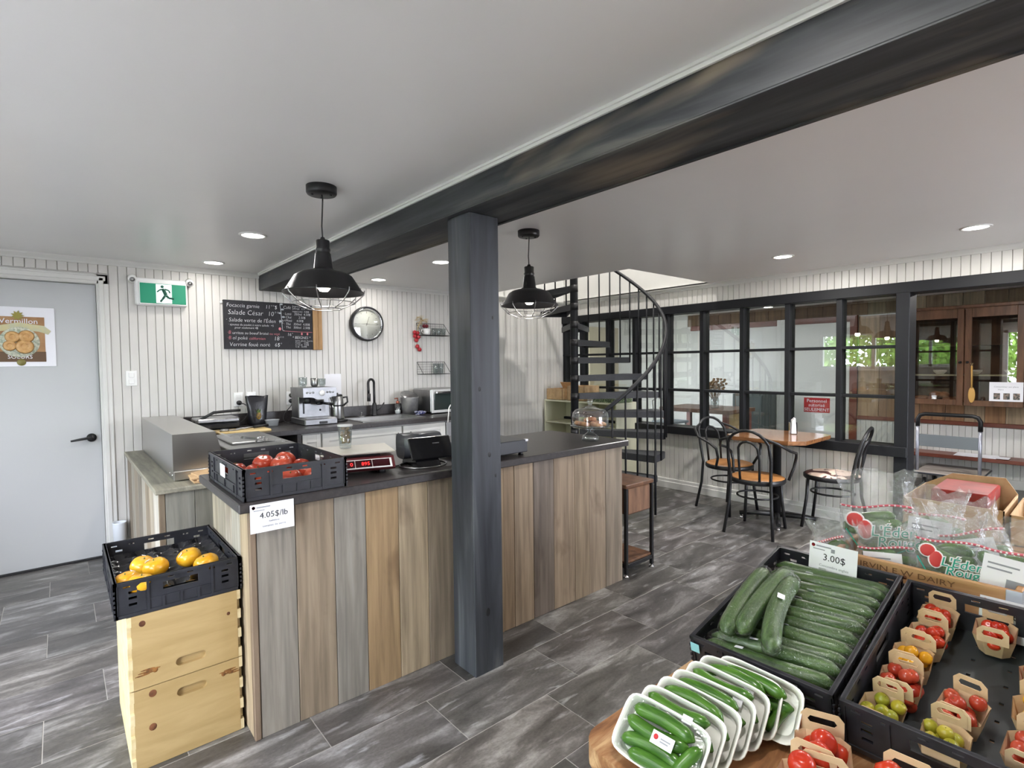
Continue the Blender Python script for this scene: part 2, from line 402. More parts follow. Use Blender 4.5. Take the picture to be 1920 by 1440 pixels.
for a, b in ((WY0+.06, 3.22), (3.28, WY1-.06)): obj('pane', MB().box(XL-.065, XL-.06, a, b, WZ0+.06, WZ1-.06), WGLASS, ww, True)
wg = thing('window_added_left', 'unseen white patio doors added for daylight in the left wall', None, (XL, GY0, 0), kind=ST); m = MB()  # unseen opening, added to bring strong daylight in from the left
for y in (GY0+.03, (GY0+GY1)/2, GY1-.03): m.box(XL-.10, XL-.02, y-.04, y+.04, 0, GZ1)
m.box(XL-.10, XL-.02, GY0, GY1, 0, .10).box(XL-.10, XL-.02, GY0, GY1, GZ1-.06, GZ1)
obj('window_frame', m, WPL, wg, True)
for a, b in ((GY0+.07, (GY0+GY1)/2-.04), ((GY0+GY1)/2+.04, GY1-.07)): obj('pane', MB().box(XL-.065, XL-.06, a, b, .10, GZ1-.06), WGLASS, wg, True)
DX0, DX1, DZ0, DZ1 = 3.1, 4.9, .4, 2.05
struct('wall_front', MB().box(XL, DX0, YF-.15, YF, 0, ZC).box(DX1, XB+.12, YF-.15, YF, 0, ZC).box(DX0, DX1, YF-.15, YF, DZ1, ZC).box(DX0, DX1, YF-.15, YF, 0, DZ0), WHITE, label='white wall with an added daylight window behind the viewer')
wf = thing('window_added_front', 'unseen white framed window added for daylight behind the viewer', None, (4.0, YF, DZ0), kind=ST); m = MB()  # unseen opening, added to brighten the dining side and right ceiling
for x in (DX0+.03, (DX0+DX1)/2, DX1-.03): m.box(x-.03, x+.03, YF-.1, YF-.03, DZ0, DZ1)
for z in (DZ0+.03, DZ1-.03): m.box(DX0, DX1, YF-.1, YF-.03, z-.03, z+.03)
obj('window_frame', m, WPL, wf, True)
for a, b in ((DX0+.06, (DX0+DX1)/2-.03), ((DX0+DX1)/2+.03, DX1-.06)): obj('pane', MB().box(a, b, YF-.07, YF-.065, DZ0+.06, DZ1-.06), WGLASS, wf, True)
for nm, loc, rot, sx, sy in (('portal_a', (XL-.16, (WY0+WY1)/2, (WZ0+WZ1)/2), (0, -pi/2, 0), WZ1-WZ0, WY1-WY0), ('portal_c', (XL-.16, (GY0+GY1)/2, GZ1/2), (0, -pi/2, 0), GZ1, GY1-GY0), ('portal_b', ((DX0+DX1)/2, YF-.16, (DZ0+DZ1)/2), (pi/2, 0, 0), DX1-DX0, DZ1-DZ0)):
    ld = bpy.data.lights.new('daylight_portal', 'AREA'); ld.shape = 'RECTANGLE'; ld.size = sx; ld.size_y = sy; ld.cycles.is_portal = True
    lo = bpy.data.objects.new('daylight_portal', ld); COL.objects.link(lo); lo.location = loc; lo.rotation_euler = rot
# crown and base trims
CROWN = [(0, 0), (-.012, 0), (-.018, .012), (-.036, .03), (-.04, .042), (0, .042)]
def crown(name, p0, p1, axis, z, wallpos):
    m = MB(); n = len(CROWN)
    for q in (p0, p1):
        for d, h in CROWN: m.v.append(Vector((q, wallpos+d, z+h)) if axis == 'x' else Vector((wallpos+d, q, z+h)))
    for i in range(n):
        j = (i+1) % n; m.f.append([i, j, n+j, n+i]); m.sm.append(False); m.mi.append(0)
    m.f += [list(range(n)), list(range(n, 2*n))]; m.sm += [False]*2; m.mi += [0, 0]
    return struct(name, m, WHITE)
crown('trim_1', XL, XB, 'x', ZC-.042, YA-.012)
crown('trim_2', -1.2, YA, 'y', ZC-.042, XB-.012)
def base(name, m): struct(name, m, WHITE)
base('baseboard_back', MB().box(.30, XB, YA-.024, YA-.004, 0, .13, .004).box(XL, -.78, YA-.024, YA-.004, 0, .13, .004))
base('baseboard_right', MB().box(XB-.026, XB-.004, 1.23, YA, 0, .11, .004).box(XB-.034, XB-.02, 1.23, YA, 0, .075, .003))
# the beam and its post
bm = thing('ceiling_beam', 'long charcoal stained timber beam running under the ceiling', None, (1.48, YA, 2.076), kind=ST)
obj('beam_face', MB().box(1.343, 1.375, YF, YA-.013, 2.078, ZC, .002), BEAM, bm, True)
obj('beam_face', MB().box(1.59, 1.62, YF, YA-.013, 2.078, ZC, .002), BEAM, bm, True)
obj('beam_underside', MB().box(1.345, 1.618, YF, YA-.013, 2.074, 2.1, .001).box(1.60, 1.616, YF, YA-.013, 2.07, 2.075), BEAM, bm, True)
struct('trim_3', MB().box(1.333, 1.343, YF, YA-.013, 2.196, ZC, .001).box(1.326, 1.343, YF, YA-.013, 2.208, ZC, .001), WHITE)
ps = thing('timber_post', 'square charcoal stained timber post standing against the counter', None, (1.455, 1.965, 0), kind=ST)
obj('post_body', MB().box(1.375, 1.538, 1.882, 2.05, 0, 2.074, .003), POST, ps, True)
DK = pm('dark_knot', (30, 30, 33), rough=.5)
for x, z, r in ((1.42, 1.30, .007), (1.50, 1.62, .006), (1.45, .28, .013), (1.47, 1.0, .008), (1.505, .9, .006)): obj('knot', MB().ell((x, 1.882, z), (r, .0012, r*1.5), 10, 6), DK, ps, True)
# interior window wall: black frame, muntins, panes
wn = thing('window_1', 'black gridded interior window with small panes', None, (XB, 3.0, .63), kind=ST)
obj('window_sill', MB().box(5.075, XB+.14, 1.14, YA, .625, .707, .004), BLKFR, wn, True)
obj('window_header', MB().box(5.11, XB+.15, -1.2, YA, 1.935, 2.022, .004), BLKFR, wn, True)
obj('window_post', MB().box(5.10, XB+.14, 1.138, 1.23, 0, 1.94, .004), BLKFR, wn, True)
mull = [1.23, 1.647, 2.076, 2.506, 2.937, 3.367, 3.80, 4.20, 4.63, YA-.03]
for y in mull[1:]: obj('mullion', MB().box(5.14, XB+.10, y-.022, y+.022, .70, 1.94, .002), BLKFR, wn, True)
rows = [.707, 1.102, 1.515, 1.937]
for z in rows[1:3]: obj('crossbar', MB().box(5.145, XB+.095, 1.23, YA, z-.0125, z+.0125, .002), BLKFR, wn, True)
for i in range(len(mull)-1):
    for k in range(3):
        y0 = mull[i]+(.022 if i else 0); y1 = mull[i+1]-.022
        obj('pane', MB().box(XB+.03, XB+.034, y0, y1, rows[k]+.0125*(k > 0), rows[k+1]-.0125*(k < 2)), GLASS, wn, True)
# the white door at the left
d1 = thing('door_1', 'plain white door at the far left with a black lever', None, (-.23, YA, 0), kind=ST)
obj('door_leaf', MB().box(-.70, .225, YA+.02, YA+.06, .012, 2.03, .003), DOORP, d1, True)
obj('door_light_block', MB().box(-.74, .27, YA+.065, YA+.12, 0, 2.07), WHITE, d1, True)  # hidden backing, added to stop outside light leaking round the door leaf
obj('door_gap', MB().box(-.70, .245, YA+.0, YA+.08, -.003, .012), BLK, d1, True)
ca = MB()
for x0, x1 in ((.225, .30), (-.78, -.70)):
    ca.box(x0, x1, YA-.024, YA+.0, 0, 2.105, .006).box(x0+.014, x1-.03, YA-.031, YA-.02, 0, 2.08, .004)
ca.box(-.78, .30, YA-.024, YA, 2.03, 2.105, .006).box(-.75, .28, YA-.031, YA-.02, 2.055, 2.09, .004)
obj('door_casing', ca, WHITE, d1, True)
h = obj('door_handle', MB().lathe([(.03, 0), (.03, .012), (.018, .016), (.012, .05), (0, .05)], 20, M=Matrix.Translation((.165, YA+.02, .905)) @ Matrix.Rotation(pi/2, 4, 'X')), BLK, d1, True)
obj('lever', MB().tube([(.165, YA-.03, .905), (.14, YA-.034, .906), (.09, YA-.034, .90), (.045, YA-.034, .893)], .0085, 10, taper=[1.3, 1.1, 1, .8]), BLK, d1, True)
# ---------------- back room shell
bw = MB().box(XC, XC+.1, YF, YE, 0, 2.15); br = struct('wall_back_room', bw, WHITE, label='far wall of the room behind the glass, white below and timber above')
struct('wall_end_back_room', MB().box(XB+.12, XC, YE, YE+.1, 0, 2.15), WHITE, label='pale end wall of the room behind the glass')
struct('wall_side_back_room', MB().box(XB+.12, XC, YF, YF+.1, 0, 2.15), WHITE)
g = MB(); y = -1.2
while y < 2.25:
    g.box(XC-.014, XC, y+.001, y+.055, 0, .65, .002); y += .057
obj('wainscot', g, WHITE, br, kind='stuff')
struct('trim_4', MB().box(XC-.035, XC, -1.2, 2.26, .655, .70, .004), REDWOOD)
struct('baseboard_back_room', MB().box(XC-.03, XC-.014, -1.2, 2.26, 0, .1, .003), WHITE)
y = -1.2; k = 0; rr = random.Random(5)
while y < 2.25:
    wv = rr.uniform(.16, .24); o = obj('plank', MB().box(XC-.02, XC, y, min(y+wv, 2.26)-.004, .70, 1.96, .002), BARN, br)
    t = rr.choice([(168, 128, 92), (150, 118, 88), (178, 150, 118), (190, 168, 140)]); o.color = lin(t); y += wv
y = -1.2
while y < 4.6:
    wv = rr.uniform(.15, .2); o = obj('plank', MB().box(XC-.022, XC, y, y+wv-.004, 1.97, 2.15, .002), BARN, br)
    t = rr.choice([(150, 138, 112), (128, 112, 88), (160, 150, 126)]) if y < 2 else rr.choice([(112, 88, 66), (128, 104, 78)]); o.color = lin(t); y += wv
struct('trim_5', MB().box(XC-.04, XC, 2.30, 4.6, 1.90, 1.975, .004), REDWOOD)
d2 = thing('door_2', 'white staff door with a brass knob in the room behind the glass', None, (XC, 2.75, 0), kind=ST)
obj('door_leaf', MB().box(XC-.03, XC, 2.345, 3.12, .01, 1.9, .003), WHITE, d2, True)
obj('door_casing', MB().box(XC-.045, XC, 2.262, 2.345, 0, 1.98, .004), REDWOOD, d2, True)
obj('door_casing', MB().box(XC-.045, XC, 3.12, 3.19, 0, 1.98, .004).box(XC-.045, XC, 3.19, 3.25, 0, 1.98, .004), WHITE, d2, True)
obj('knob', MB().lathe([(.025, 0), (.025, .006), (.01, .012), (.012, .03), (.027, .045), (.022, .06), (0, .062)], 16, M=Matrix.Translation((XC-.03, 2.41, .84)) @ Matrix.Rotation(-pi/2, 4, 'Y')), pm('old_brass', (150, 112, 84), rough=.25, metal=1), d2, True)
o = struct('door_3', MB().box(6.55, 7.3, YE-.04, YE, 0, 2.0, .004), pm('tan_panel', (168, 158, 132), rough=.6), label='tan panel door on the end wall behind the stair')
# ---------------- recessed ceiling lights
def downlight(x, y, label, z=ZC, e=LED_W):
    t = thing('recessed_light', label, 'ceiling light', (x, y, z), group='recessed ceiling lights')
    obj('trim_ring', MB().lathe([(.062, 0), (.064, -.006), (.078, -.006), (.08, 0)], 28, capb=False, capt=False), WPL, t)
    obj('lens', MB().lathe([(0.0, -.003), (.062, -.003), (.062, .0)], 28), emit_led, t)
    ld = bpy.data.lights.new('led', 'AREA'); ld.shape = 'DISK'; ld.size = .12; ld.energy = e; ld.color = LED_COL
    lo = bpy.data.objects.new('led', ld); COL.objects.link(lo); lo.parent = t; lo.location = (0, 0, -.008)
emit_led = emit('led_lens', (255, 250, 240), 12)
downlight(.93, 3.514, 'round recessed ceiling light nearest the exit sign side, left of the pendant', e=LED_W*.32)
downlight(.93, 4.606, 'small round recessed ceiling light above the exit sign and chalkboard', e=LED_W*.11)
downlight(2.308, 3.538, 'round recessed ceiling light half hidden by the timber post', e=LED_W*.4)
downlight(2.309, 4.609, 'round recessed ceiling light above the wall clock', e=LED_W*.11)
downlight(4.298, 1.772, 'round recessed ceiling light above the dining table')
downlight(4.323, .637, 'large round recessed ceiling light at the far right of the ceiling')
for x, y in ((.93, .5), (-.6, 1.6), (4.3, -.6), (2.4, -.8)): downlight(x, y, 'unseen ceiling light assumed over the produce end of the shop', e=LED_W*.5)  # assumed lamps out of view, added to light the front of the shop
for x, y in ((6.4, .6), (6.4, 2.6), (6.4, 4.6)): downlight(x, y, 'unseen ceiling light added to brighten the room behind the glass', 2.15, LED_W*.5)  # added lamps, only to light the back room
downlight(4.3, 3.6, 'unseen lamp added upstairs to light the stair opening', 4.5, 60)  # added lamp, lights the stairwell and the far side of the room
# ================================================================== LAMPS, WALL THINGS
def pendant(x, y, zr, label):
    t = thing('pendant_lamp', label, 'pendant lamp', (x, y, ZC))
    z = zr-ZC
    cn = obj('canopy', MB().lathe([(.066, 0), (.066, -.03), (.062, -.036), (0, -.036)], 32), BLK, t)
    for a in (-.6, 1.2, 2.8): obj('screw', MB().lathe([(.005, -.036), (.005, -.041), (0, -.041)], 8, (.04*cos(a), .04*sin(a), 0)), BLK, cn)
    obj('cord', MB().tube([(0, 0, -.03), (.004, 0, z+.42), (-.002, .002, z+.30), (0, 0, z+.235)], .0032, 8), BLK, t)
    obj('socket_neck', MB().lathe([(.008, z+.25), (.012, z+.24), (.028, z+.236), (.030, z+.232), (.029, z+.20), (.032, z+.197), (.032, z+.19), (.029, z+.187), (.031, z+.178), (.034, z+.175), (.034, z+.168),
                                   (.035, z+.165), (.042, z+.11), (.048, z+.105), (.062, z+.098)], 32), BLK, t)
    obj('shade', MB().lathe([(.05, z+.10), (.075, z+.097), (.105, z+.088), (.125, z+.075), (.17, z+.006), (.176, z+.004), (.178, z-.002), (.168, z+.0), (.122, z+.07), (.1, z+.082), (.05, z+.09)], 40, capb=False, capt=False), BLK, t)
    obj('bulb', MB().lathe([(0, z+.005), (.018, z+.008), (.03, z+.024), (.032, z+.042), (.022, z+.07), (.014, z+.088)], 18), emit_bulb, t)
    ld = bpy.data.lights.new('bulb', 'POINT'); ld.energy = 1.6; ld.shadow_soft_size = .03; ld.color = (1, .92, .82)
    lo = bpy.data.objects.new('bulb_light', ld); COL.objects.link(lo); lo.parent = t; lo.location = (0, 0, z-.01)
    cg = MB()
    for rr_, zz in ((.135, z-.045), (.075, z-.072)): cg.tube([(rr_*cos(2*pi*i/32), rr_*sin(2*pi*i/32), zz) for i in range(32)], .0022, 6, True)
    for i in range(8):
        a = 2*pi*i/8+.25; cg.tube([(.178*cos(a), .178*sin(a), z+.012), (.176*cos(a), .176*sin(a), z-.008), (.135*cos(a), .135*sin(a), z-.045), (.075*cos(a), .075*sin(a), z-.072)], .0024, 6)
    obj('wire_cage', cg, STEELD, t)
    return t
emit_bulb = emit('bulb_glass', (255, 248, 235), 7)
pendant(.925, 2.386, 1.742, 'black pendant lamp with wire cage, the larger one in front of the chalkboard')
pendant(2.2, 2.40, 1.765, 'black pendant lamp with wire cage hanging beside the spiral stair')
# exit sign
t = thing('exit_sign', 'green running man exit sign with two emergency lamp heads', 'exit sign', (.62, YA-.012, 1.9))
obj('housing', MB().box(.455, .792, YA-.06, YA-.012, 1.892, 2.10, .008), WPL, t, True)
obj('frame', MB().box(.475, .792, YA-.075, YA-.055, 1.897, 2.072, .006), WPL, t, True)
GRN = emit('exit_green', (16, 118, 88), .35); WLIT = emit('exit_white', (225, 240, 236), .45)
fc = obj('face', MB().box(.484, .783, YA-.078, YA-.07, 1.908, 2.06, .002), GRN, t, True)
obj('doorway', MB().box(.585, .688, YA-.081, YA-.075, 1.912, 2.056), WLIT, fc, True)
mn = MB(); yy = YA-.083
mn.ell((.626, yy, 2.038), (.011, .002, .011), 12, 6)
def limb(a, b, r): mn.tube([(a[0], yy, a[1]), (b[0], yy, b[1])], r, 6)
limb((.632, 2.018), (.648, 1.975), .012); limb((.636, 2.022), (.608, 2.012), .005); limb((.608, 2.012), (.592, 1.996), .005); limb((.642, 2.020), (.668, 2.012), .005); limb((.668, 2.012), (.676, 1.992), .005)
limb((.646, 1.975), (.628, 1.945), .008); limb((.628, 1.945), (.612, 1.922), .007); limb((.65, 1.972), (.668, 1.952), .008); limb((.668, 1.952), (.70, 1.95), .007)
obj('running_figure', mn, pm('exit_dark_green', (14, 84, 66), rough=.5), fc, True)
for x in (.44, .815):
    hd = obj('lamp_head', MB().lathe([(.012, -.02), (.028, -.014), (.03, .01), (.022, .022), (0, .024)], 18, M=Matrix.Translation((x, YA-.05, 2.09)) @ Matrix.Rotation(pi/2+.5, 4, 'X')), WPL, t, True)
    obj('lens', MB().lathe([(.02, .022), (0, .026)], 16, M=Matrix.Translation((x, YA-.05, 2.09)) @ Matrix.Rotation(pi/2+.5, 4, 'X')), STEELD, hd, True)
# switch and outlets
t = thing('light_switch', 'white double rocker switch plate beside the door casing', 'switch', (.415, YA-.012, 1.27))
obj('plate', MB().box(.38, .452, YA-.02, YA-.01, 1.277, 1.392, .003), WPL, t, True)
for z in (1.36, 1.31): obj('rocker', MB().box(.398, .434, YA-.026, YA-.018, z-.018, z+.018, .003), WPL, t, True)
def outlet(x, z, label, plugs):
    t = thing('wall_outlet', label, 'outlet', (x, YA-.012, z-.06))
    obj('plate', MB().box(x-.037, x+.037, YA-.02, YA-.01, z-.06, z+.06, .003), WPL, t, True)
    for k in (-1, 1):
        if (k > 0) in plugs: continue
        r = obj('socket', MB().box(x-.016, x+.016, YA-.024, YA-.019, z+k*.026-.016, z+k*.026+.016, .004), WPL, t, True)
    return t
outlet(1.153, 1.135, 'white wall outlet with one black plug beside the coffee bag', (False,))
outlet(1.255, 1.135, 'white wall outlet partly hidden behind the coffee bag', ())
outlet(1.585, 1.125, 'white wall outlet with two black plugs beside the espresso machine', (True, False))
def cable(name, label, pts, r, mat, plug=None, cat='cable'):
    t = thing(name, label, cat, pts[0]); m = MB()
    P = [Vector(p) for p in pts]; q = []
    for i in range(len(P)-1):
        a = P[max(i-1, 0)]; b = P[i]; c_ = P[i+1]; d = P[min(i+2, len(P)-1)]
        for k in range(6):
            u = k/6; q.append(.5*((2*b)+(c_-a)*u+(2*a-5*b+4*c_-d)*u*u+(3*b-a-3*c_+d)*u**3))
    q.append(P[-1]); m.tube(q, r, 7); obj('cord', m, mat, t, True)
    if plug: obj('plug', MB().lathe([(.02, 0), (.02, .018), (.012, .03), (0, .03)], 14, M=Matrix.Translation(plug) @ Matrix.Rotation(pi/2, 4, 'X')), mat, t, True)
    return t
cable('power_cord', 'black power cord drooping from the outlet beside the coffee bag', [(1.155, YA-.045, 1.107), (1.20, YA-.07, 1.085), (1.21, YA-.08, 1.02), (1.16, YA-.10, .955), (1.05, YA-.2, .925)], .004, BLK, (1.155, YA-.016, 1.107))
cable('power_cord', 'black power cord of the espresso machine, upper plug', [(1.588, YA-.045, 1.15), (1.62, YA-.07, 1.11), (1.635, YA-.08, .99), (1.63, YA-.10, .925)], .004, BLK, (1.588, YA-.016, 1.15))
cable('power_cord', 'black power cord of the espresso machine, lower plug with loop to the counter', [(1.585, YA-.045, 1.10), (1.57, YA-.07, 1.06), (1.50, YA-.10, .99), (1.49, YA-.14, .93), (1.56, YA-.2, .922)], .004, BLK, (1.585, YA-.016, 1.10))
# poster on the door
t = thing('door_poster', 'framed doughnut poster in brown and cream on the white door', 'poster', (-.16, YA+.02, 1.4))
yp = YA+.018
obj('backing', MB().box(-.36, -.012, yp-.006, yp, 1.432, 1.842, .002), PAPER, t, True)
obj('print', MB().box(-.34, -.068, yp-.008, yp-.005, 1.465, 1.775), pm('poster_brown', (150, 104, 66), (176, 136, 92), rough=.5, scale=9), t, True)
obj('lower_band', MB().box(-.34, -.066, yp-.009, yp-.007, 1.465, 1.535), pm('poster_dark', (96, 70, 44), rough=.5), t, True)
CREAMP = pm('poster_cream', (206, 194, 142), (190, 190, 160), rough=.5, scale=20)
obj('scroll', MB().prism([(-.36, 1.70), (-.2, 1.735), (-.07, 1.715), (-.035, 1.68), (-.05, 1.655), (-.1, 1.675), (-.2, 1.685), (-.36, 1.665)], -yp+.008, -yp+.0105, M=Matrix.Rotation(pi/2, 4, 'X')), CREAMP, t, True)
obj('medallion', MB().lathe([(0, .003), (.104, .003), (.105, 0)], 30, M=Matrix.Translation((-.2, yp-.0085, 1.6)) @ Matrix.Rotation(pi/2, 4, 'X')), pm('poster_sage', (150, 162, 140), (226, 224, 206), rough=.5, scale=60), t, True)
for x, z, r in ((-.235, 1.635, .04), (-.165, 1.64, .043), (-.25, 1.575, .036), (-.175, 1.57, .05)):
    dn = obj('doughnut', MB().lathe([(r*.35, .002), (r*.5, .007), (r*.8, .007), (r, .001)], 22, M=Matrix.Translation((x, yp-.0115, z)) @ Matrix.Rotation(pi/2, 4, 'X'), capb=False), pm('poster_dough', (190, 142, 84), (212, 170, 112), rough=.4, scale=40), t, True)
sun = [((.02 if i % 2 else .036)*cos(pi*i/9), (.02 if i % 2 else .036)*sin(pi*i/9)) for i in range(18)]
obj('sunburst', MB().prism(sun, 0, .003, M=Matrix.Translation((-.205, yp-.009, 1.782)) @ Matrix.Rotation(pi/2, 4, 'X')), pm('poster_olive', (150, 140, 60), rough=.5), t, True)
obj('seal', MB().lathe([(0, .003), (.022, .003), (.024, 0)], 20, M=Matrix.Translation((-.195, yp-.008, 1.462)) @ Matrix.Rotation(pi/2, 4, 'X')), pm('poster_olive_dark', (124, 116, 60), rough=.5), t, True)
text('lettering', 'Vermillon', .05, PAPER, t, (-.2+.16, yp-YA-.03, 1.728-1.4), (pi/2, 0, 0), 'CENTER')
text('lettering', 'SOEURS', .036, PAPER, t, (-.2+.16, yp-YA-.03, 1.487-1.4), (pi/2, 0, 0), 'CENTER')
# chalkboard menu
t = thing('chalkboard', 'black chalkboard menu with wooden end piece on the back wall', 'chalkboard', (1.05, YA-.012, 1.565))
yb = YA-.045
obj('slate', MB().box(1.055, 1.79, yb, YA-.012, 1.565, 1.975, .002), CHALKB, t, True)
obj('wood_end', MB().box(1.792, 1.872, yb-.004, YA-.012, 1.562, 1.945, .003).box(1.84, 1.874, yb-.012, yb, 1.562, 1.945, .003), pm('oak_end', (150, 112, 66), (178, 138, 88), rough=.5, scale=5, stretch=(8, 8, 1)), t, True)
obj('hook', MB().lathe([(.012, 0), (.012, .01), (0, .01)], 12, M=Matrix.Translation((1.045, YA-.012, 1.955)) @ Matrix.Rotation(pi/2, 4, 'X')), WPL, t, True)
def chalk(s_, x, z, size, mat=CHALK, sx=.92): text('chalk_writing', s_, size, mat, t, (x-1.05, yb-(YA-.012)-.0015, z-1.565), (pi/2, 0, 0), sx=sx, shear=.12, off=-size*.016)
chalk('Focaccia garnie    11\u00b0\u00b0$', 1.075, 1.918, .046)
chalk('Salade C\u00e9sar', 1.085, 1.855, .058); chalk('10\u00b0\u00b0', 1.40, 1.855, .056)
chalk("\u00b7 Salade verte de l'\u00c9den  12\u00b0", 1.068, 1.795, .046)
chalk('\u00b7 ajoutez du poulet \u00e0 votre salade  +5', 1.085, 1.762, .026); chalk('pour seulement 4$', 1.135, 1.737, .026)
chalk('\u00b7B', 1.075, 1.69, .042, CHALKP); chalk('urritos au boeuf brais\u00e9', 1.115, 1.69, .034); chalk('ou v\u00e9g\u00e9', 1.41, 1.69, .03, CHALKP); chalk('16\u00b0', 1.56, 1.685, .04)
chalk('\u00b7B', 1.075, 1.645, .042, CHALKP); chalk('ol pok\u00e9', 1.115, 1.645, .042); chalk('californien', 1.245, 1.645, .034, CHALKP); chalk('18\u00b0\u00b0', 1.445, 1.642, .052)
chalk('Verrine fou\u00e9 nor\u00e9   6$\u00b0', 1.09, 1.588, .048)
chalk('Caf\u00e9', 1.53, 1.925, .04)
for s_, z, sz in (('[espresso   2.50', 1.945, .022), ('[allong\u00e9   2.75', 1.925, .022), ('cappuccino  4.00$', 1.900, .022), ('\u00b7 Latt\u00e9   350ml  4.50$', 1.872, .03)): chalk(s_, 1.61 if z > 1.89 else 1.53, z, sz)
for s_, z in (('\u00b7 Chaï        2.50$', 1.842), ('\u00b7 Maté     4.00$', 1.812), ('\u00b7 Thé   350ml  4.00$', 1.782), ('\u00b7 Thé   500ml  2.50$', 1.752)): chalk(s_, 1.535, z, .03)
chalk('* BEIGNES *', 1.605, 1.66, .034)
for s_, z in (('sucre, glac\u00e9s, fourr\u00e9s', 1.637), ('l\'unit\u00e9      2.00$', 1.618), ('la 1/2 dz   9.00$', 1.60), ('la dz   16.00$', 1.583)): chalk(s_, 1.63, z, .02)
st = MB(); q = yb-.001
st.tube([(1.505, q, 1.965), (1.512, q, 1.90), (1.518, q, 1.80), (1.522, q, 1.735), (1.54, q, 1.728)], .003, 5)
for x, z, a in ((1.512, 1.905, .8), (1.515, 1.87, 2.2), (1.518, 1.84, .7), (1.52, 1.80, 2.4), (1.505, 1.95, .9)): st.ell((x+.018*cos(a), q, z+.018*sin(a)), (.014, .001, .008), 10, 5)
obj('chalk_vine', st, CHALKG, t, True)
obj('chalk_rule', MB().tube([(1.525, q, 1.728), (1.65, q, 1.724), (1.785, q, 1.722)], .0018, 5).ell((1.69, q, 1.706), (.008, .001, .012), 8, 5).ell((1.74, q, 1.706), (.008, .001, .012), 8, 5).ell((1.50, q, 1.745), (.012, .001, .014), 8, 5), CHALKP, t, True)
# clock
t = thing('wall_clock', 'round wall clock with black rim and cream face', 'clock', (2.325, YA-.012, 1.65))
MC = Matrix.Translation((2.325, YA-.012, 1.822)) @ Matrix.Rotation(pi/2, 4, 'X')
obj('rim', MB().lathe([(.168, 0), (.172, .03), (.168, .058), (.158, .062), (.15, .05), (.146, .03)], 48, M=MC, capb=False, capt=False), BLK, t, True)
obj('inner_ring', MB().lathe([(.15, .05), (.152, .056), (.146, .05), (.138, .03)], 48, M=MC, capb=False, capt=False), CHROME, t, True)
obj('face', MB().lathe([(.145, .0), (.145, .028), (0, .028)], 48, M=MC), pm('clock_face', (242, 236, 222), rough=.5), t, True)
GOLD = pm('pale_gold', (120, 110, 84), rough=.4)
mk = MB()
for i in range(12):
    a = pi/6*i; ln = .022 if i % 3 == 0 else .01
    mk.cbox((0, .115, .0295), (.004, ln, .002), M=MC @ Matrix.Rotation(a, 4, 'Z'))
obj('markers', mk, GOLD, t, True)
obj('hand', MB().box(-.002, .002, -.02, .075, .03, .032, M=MC @ Matrix.Rotation(-.35, 4, 'Z')), GOLD, t, True)
obj('hand', MB().box(-.0018, .0018, -.025, .11, .032, .034, M=MC @ Matrix.Rotation(pi/2+.03, 4, 'Z')), GOLD, t, True)
obj('hand', MB().box(-.001, .001, -.03, .11, .034, .035, M=MC @ Matrix.Rotation(-pi/2-.06, 4, 'Z')), GOLD, t, True)
obj('hub', MB().lathe([(.007, .028), (.007, .037), (0, .037)], 12, M=MC), GOLD, t, True)
obj('glass', MB().lathe([(.147, .045), (.1, .049), (0, .05)], 40, M=MC, capb=False), CLEARG, t, True)
# wire shelves
def wshelf(z0, label):
    x0, x1, y1 = 2.90, 3.245, YA-.013; d = .13; hgt = .13
    t = thing('wire_shelf', label, 'shelf', ((x0+x1)/2, y1, z0)); fr = MB(); r = .0028
    fr.tube([(x0, y1, z0+hgt), (x1, y1, z0+hgt), (x1, y1, z0), (x0, y1, z0)], r, 6, True)
    fr.tube([(x0, y1-d, z0), (x1, y1-d, z0), (x1, y1, z0), (x0, y1, z0)], r, 6, True)
    for x in (x0, x1): fr.rod((x, y1, z0+hgt), (x, y1-d, z0), r, 6)
    obj('frame', fr, BLK, t, True)
    ms = MB()
    for i in range(1, 14): x = x0+(x1-x0)*i/14; ms.rod((x, y1, z0+hgt), (x, y1, z0), .0012, 4); ms.rod((x, y1, z0), (x, y1-d, z0), .0012, 4)
    for i in range(1, 5): ms.rod((x0, y1, z0+hgt*i/5), (x1, y1, z0+hgt*i/5), .0012, 4); ms.rod((x0, y1-d*i/5, z0), (x1, y1-d*i/5, z0), .0012, 4)
    obj('wire_mesh', ms, BLK, t, True)
wshelf(1.725, 'upper black wire wall shelf holding a white cup'); wshelf(1.312, 'lower black wire wall shelf holding drinking glasses')
def cup(x, y, z, label, r=.034, h=.062, mat=WPL, handle=True):
    t = thing('cup', label, 'cup', (x, y, z))
    obj('bowl', MB().lathe([(r*.6, 0), (r*.95, h*.25), (r, h), (r-.003, h), (r*.9, h*.3), (0, .006)], 22), mat, t)
    if handle: obj('handle', MB().tube([(-r*.9, 0, h*.85), (-r*1.7, 0, h*.8), (-r*1.75, 0, h*.4), (-r*.9, 0, h*.25)], .004, 8), mat, t)
cup(2.99, YA-.075, 1.729, 'white cup on the upper wire shelf', .038, .066)
def tumbler(x, y, z, label, r=.03, h=.1):
    obj('drinking_glass', MB().lathe([(r*.82, 0), (r, h), (r-.002, h), (r*.8, .006), (0, .006)], 20), CLEARG, loc=(x, y, z), label=label, cat='glass', group='glasses on the wire shelves')
for x in (3.08, 3.14, 3.20): tumbler(x, YA-.075, 1.729, 'small clear glass on the upper wire shelf', .026, .075)
for x in (3.10, 3.165): tumbler(x, YA-.07, 1.316, 'tall clear glass on the lower wire shelf', .03, .11)
t = thing('berry_garland', 'hanging garland of red baubles with a raffia bow', 'garland', (2.86, YA-.03, 1.58))
RF = pm('raffia', (206, 182, 136), rough=.8); rf = MB(); rg = random.Random(2)
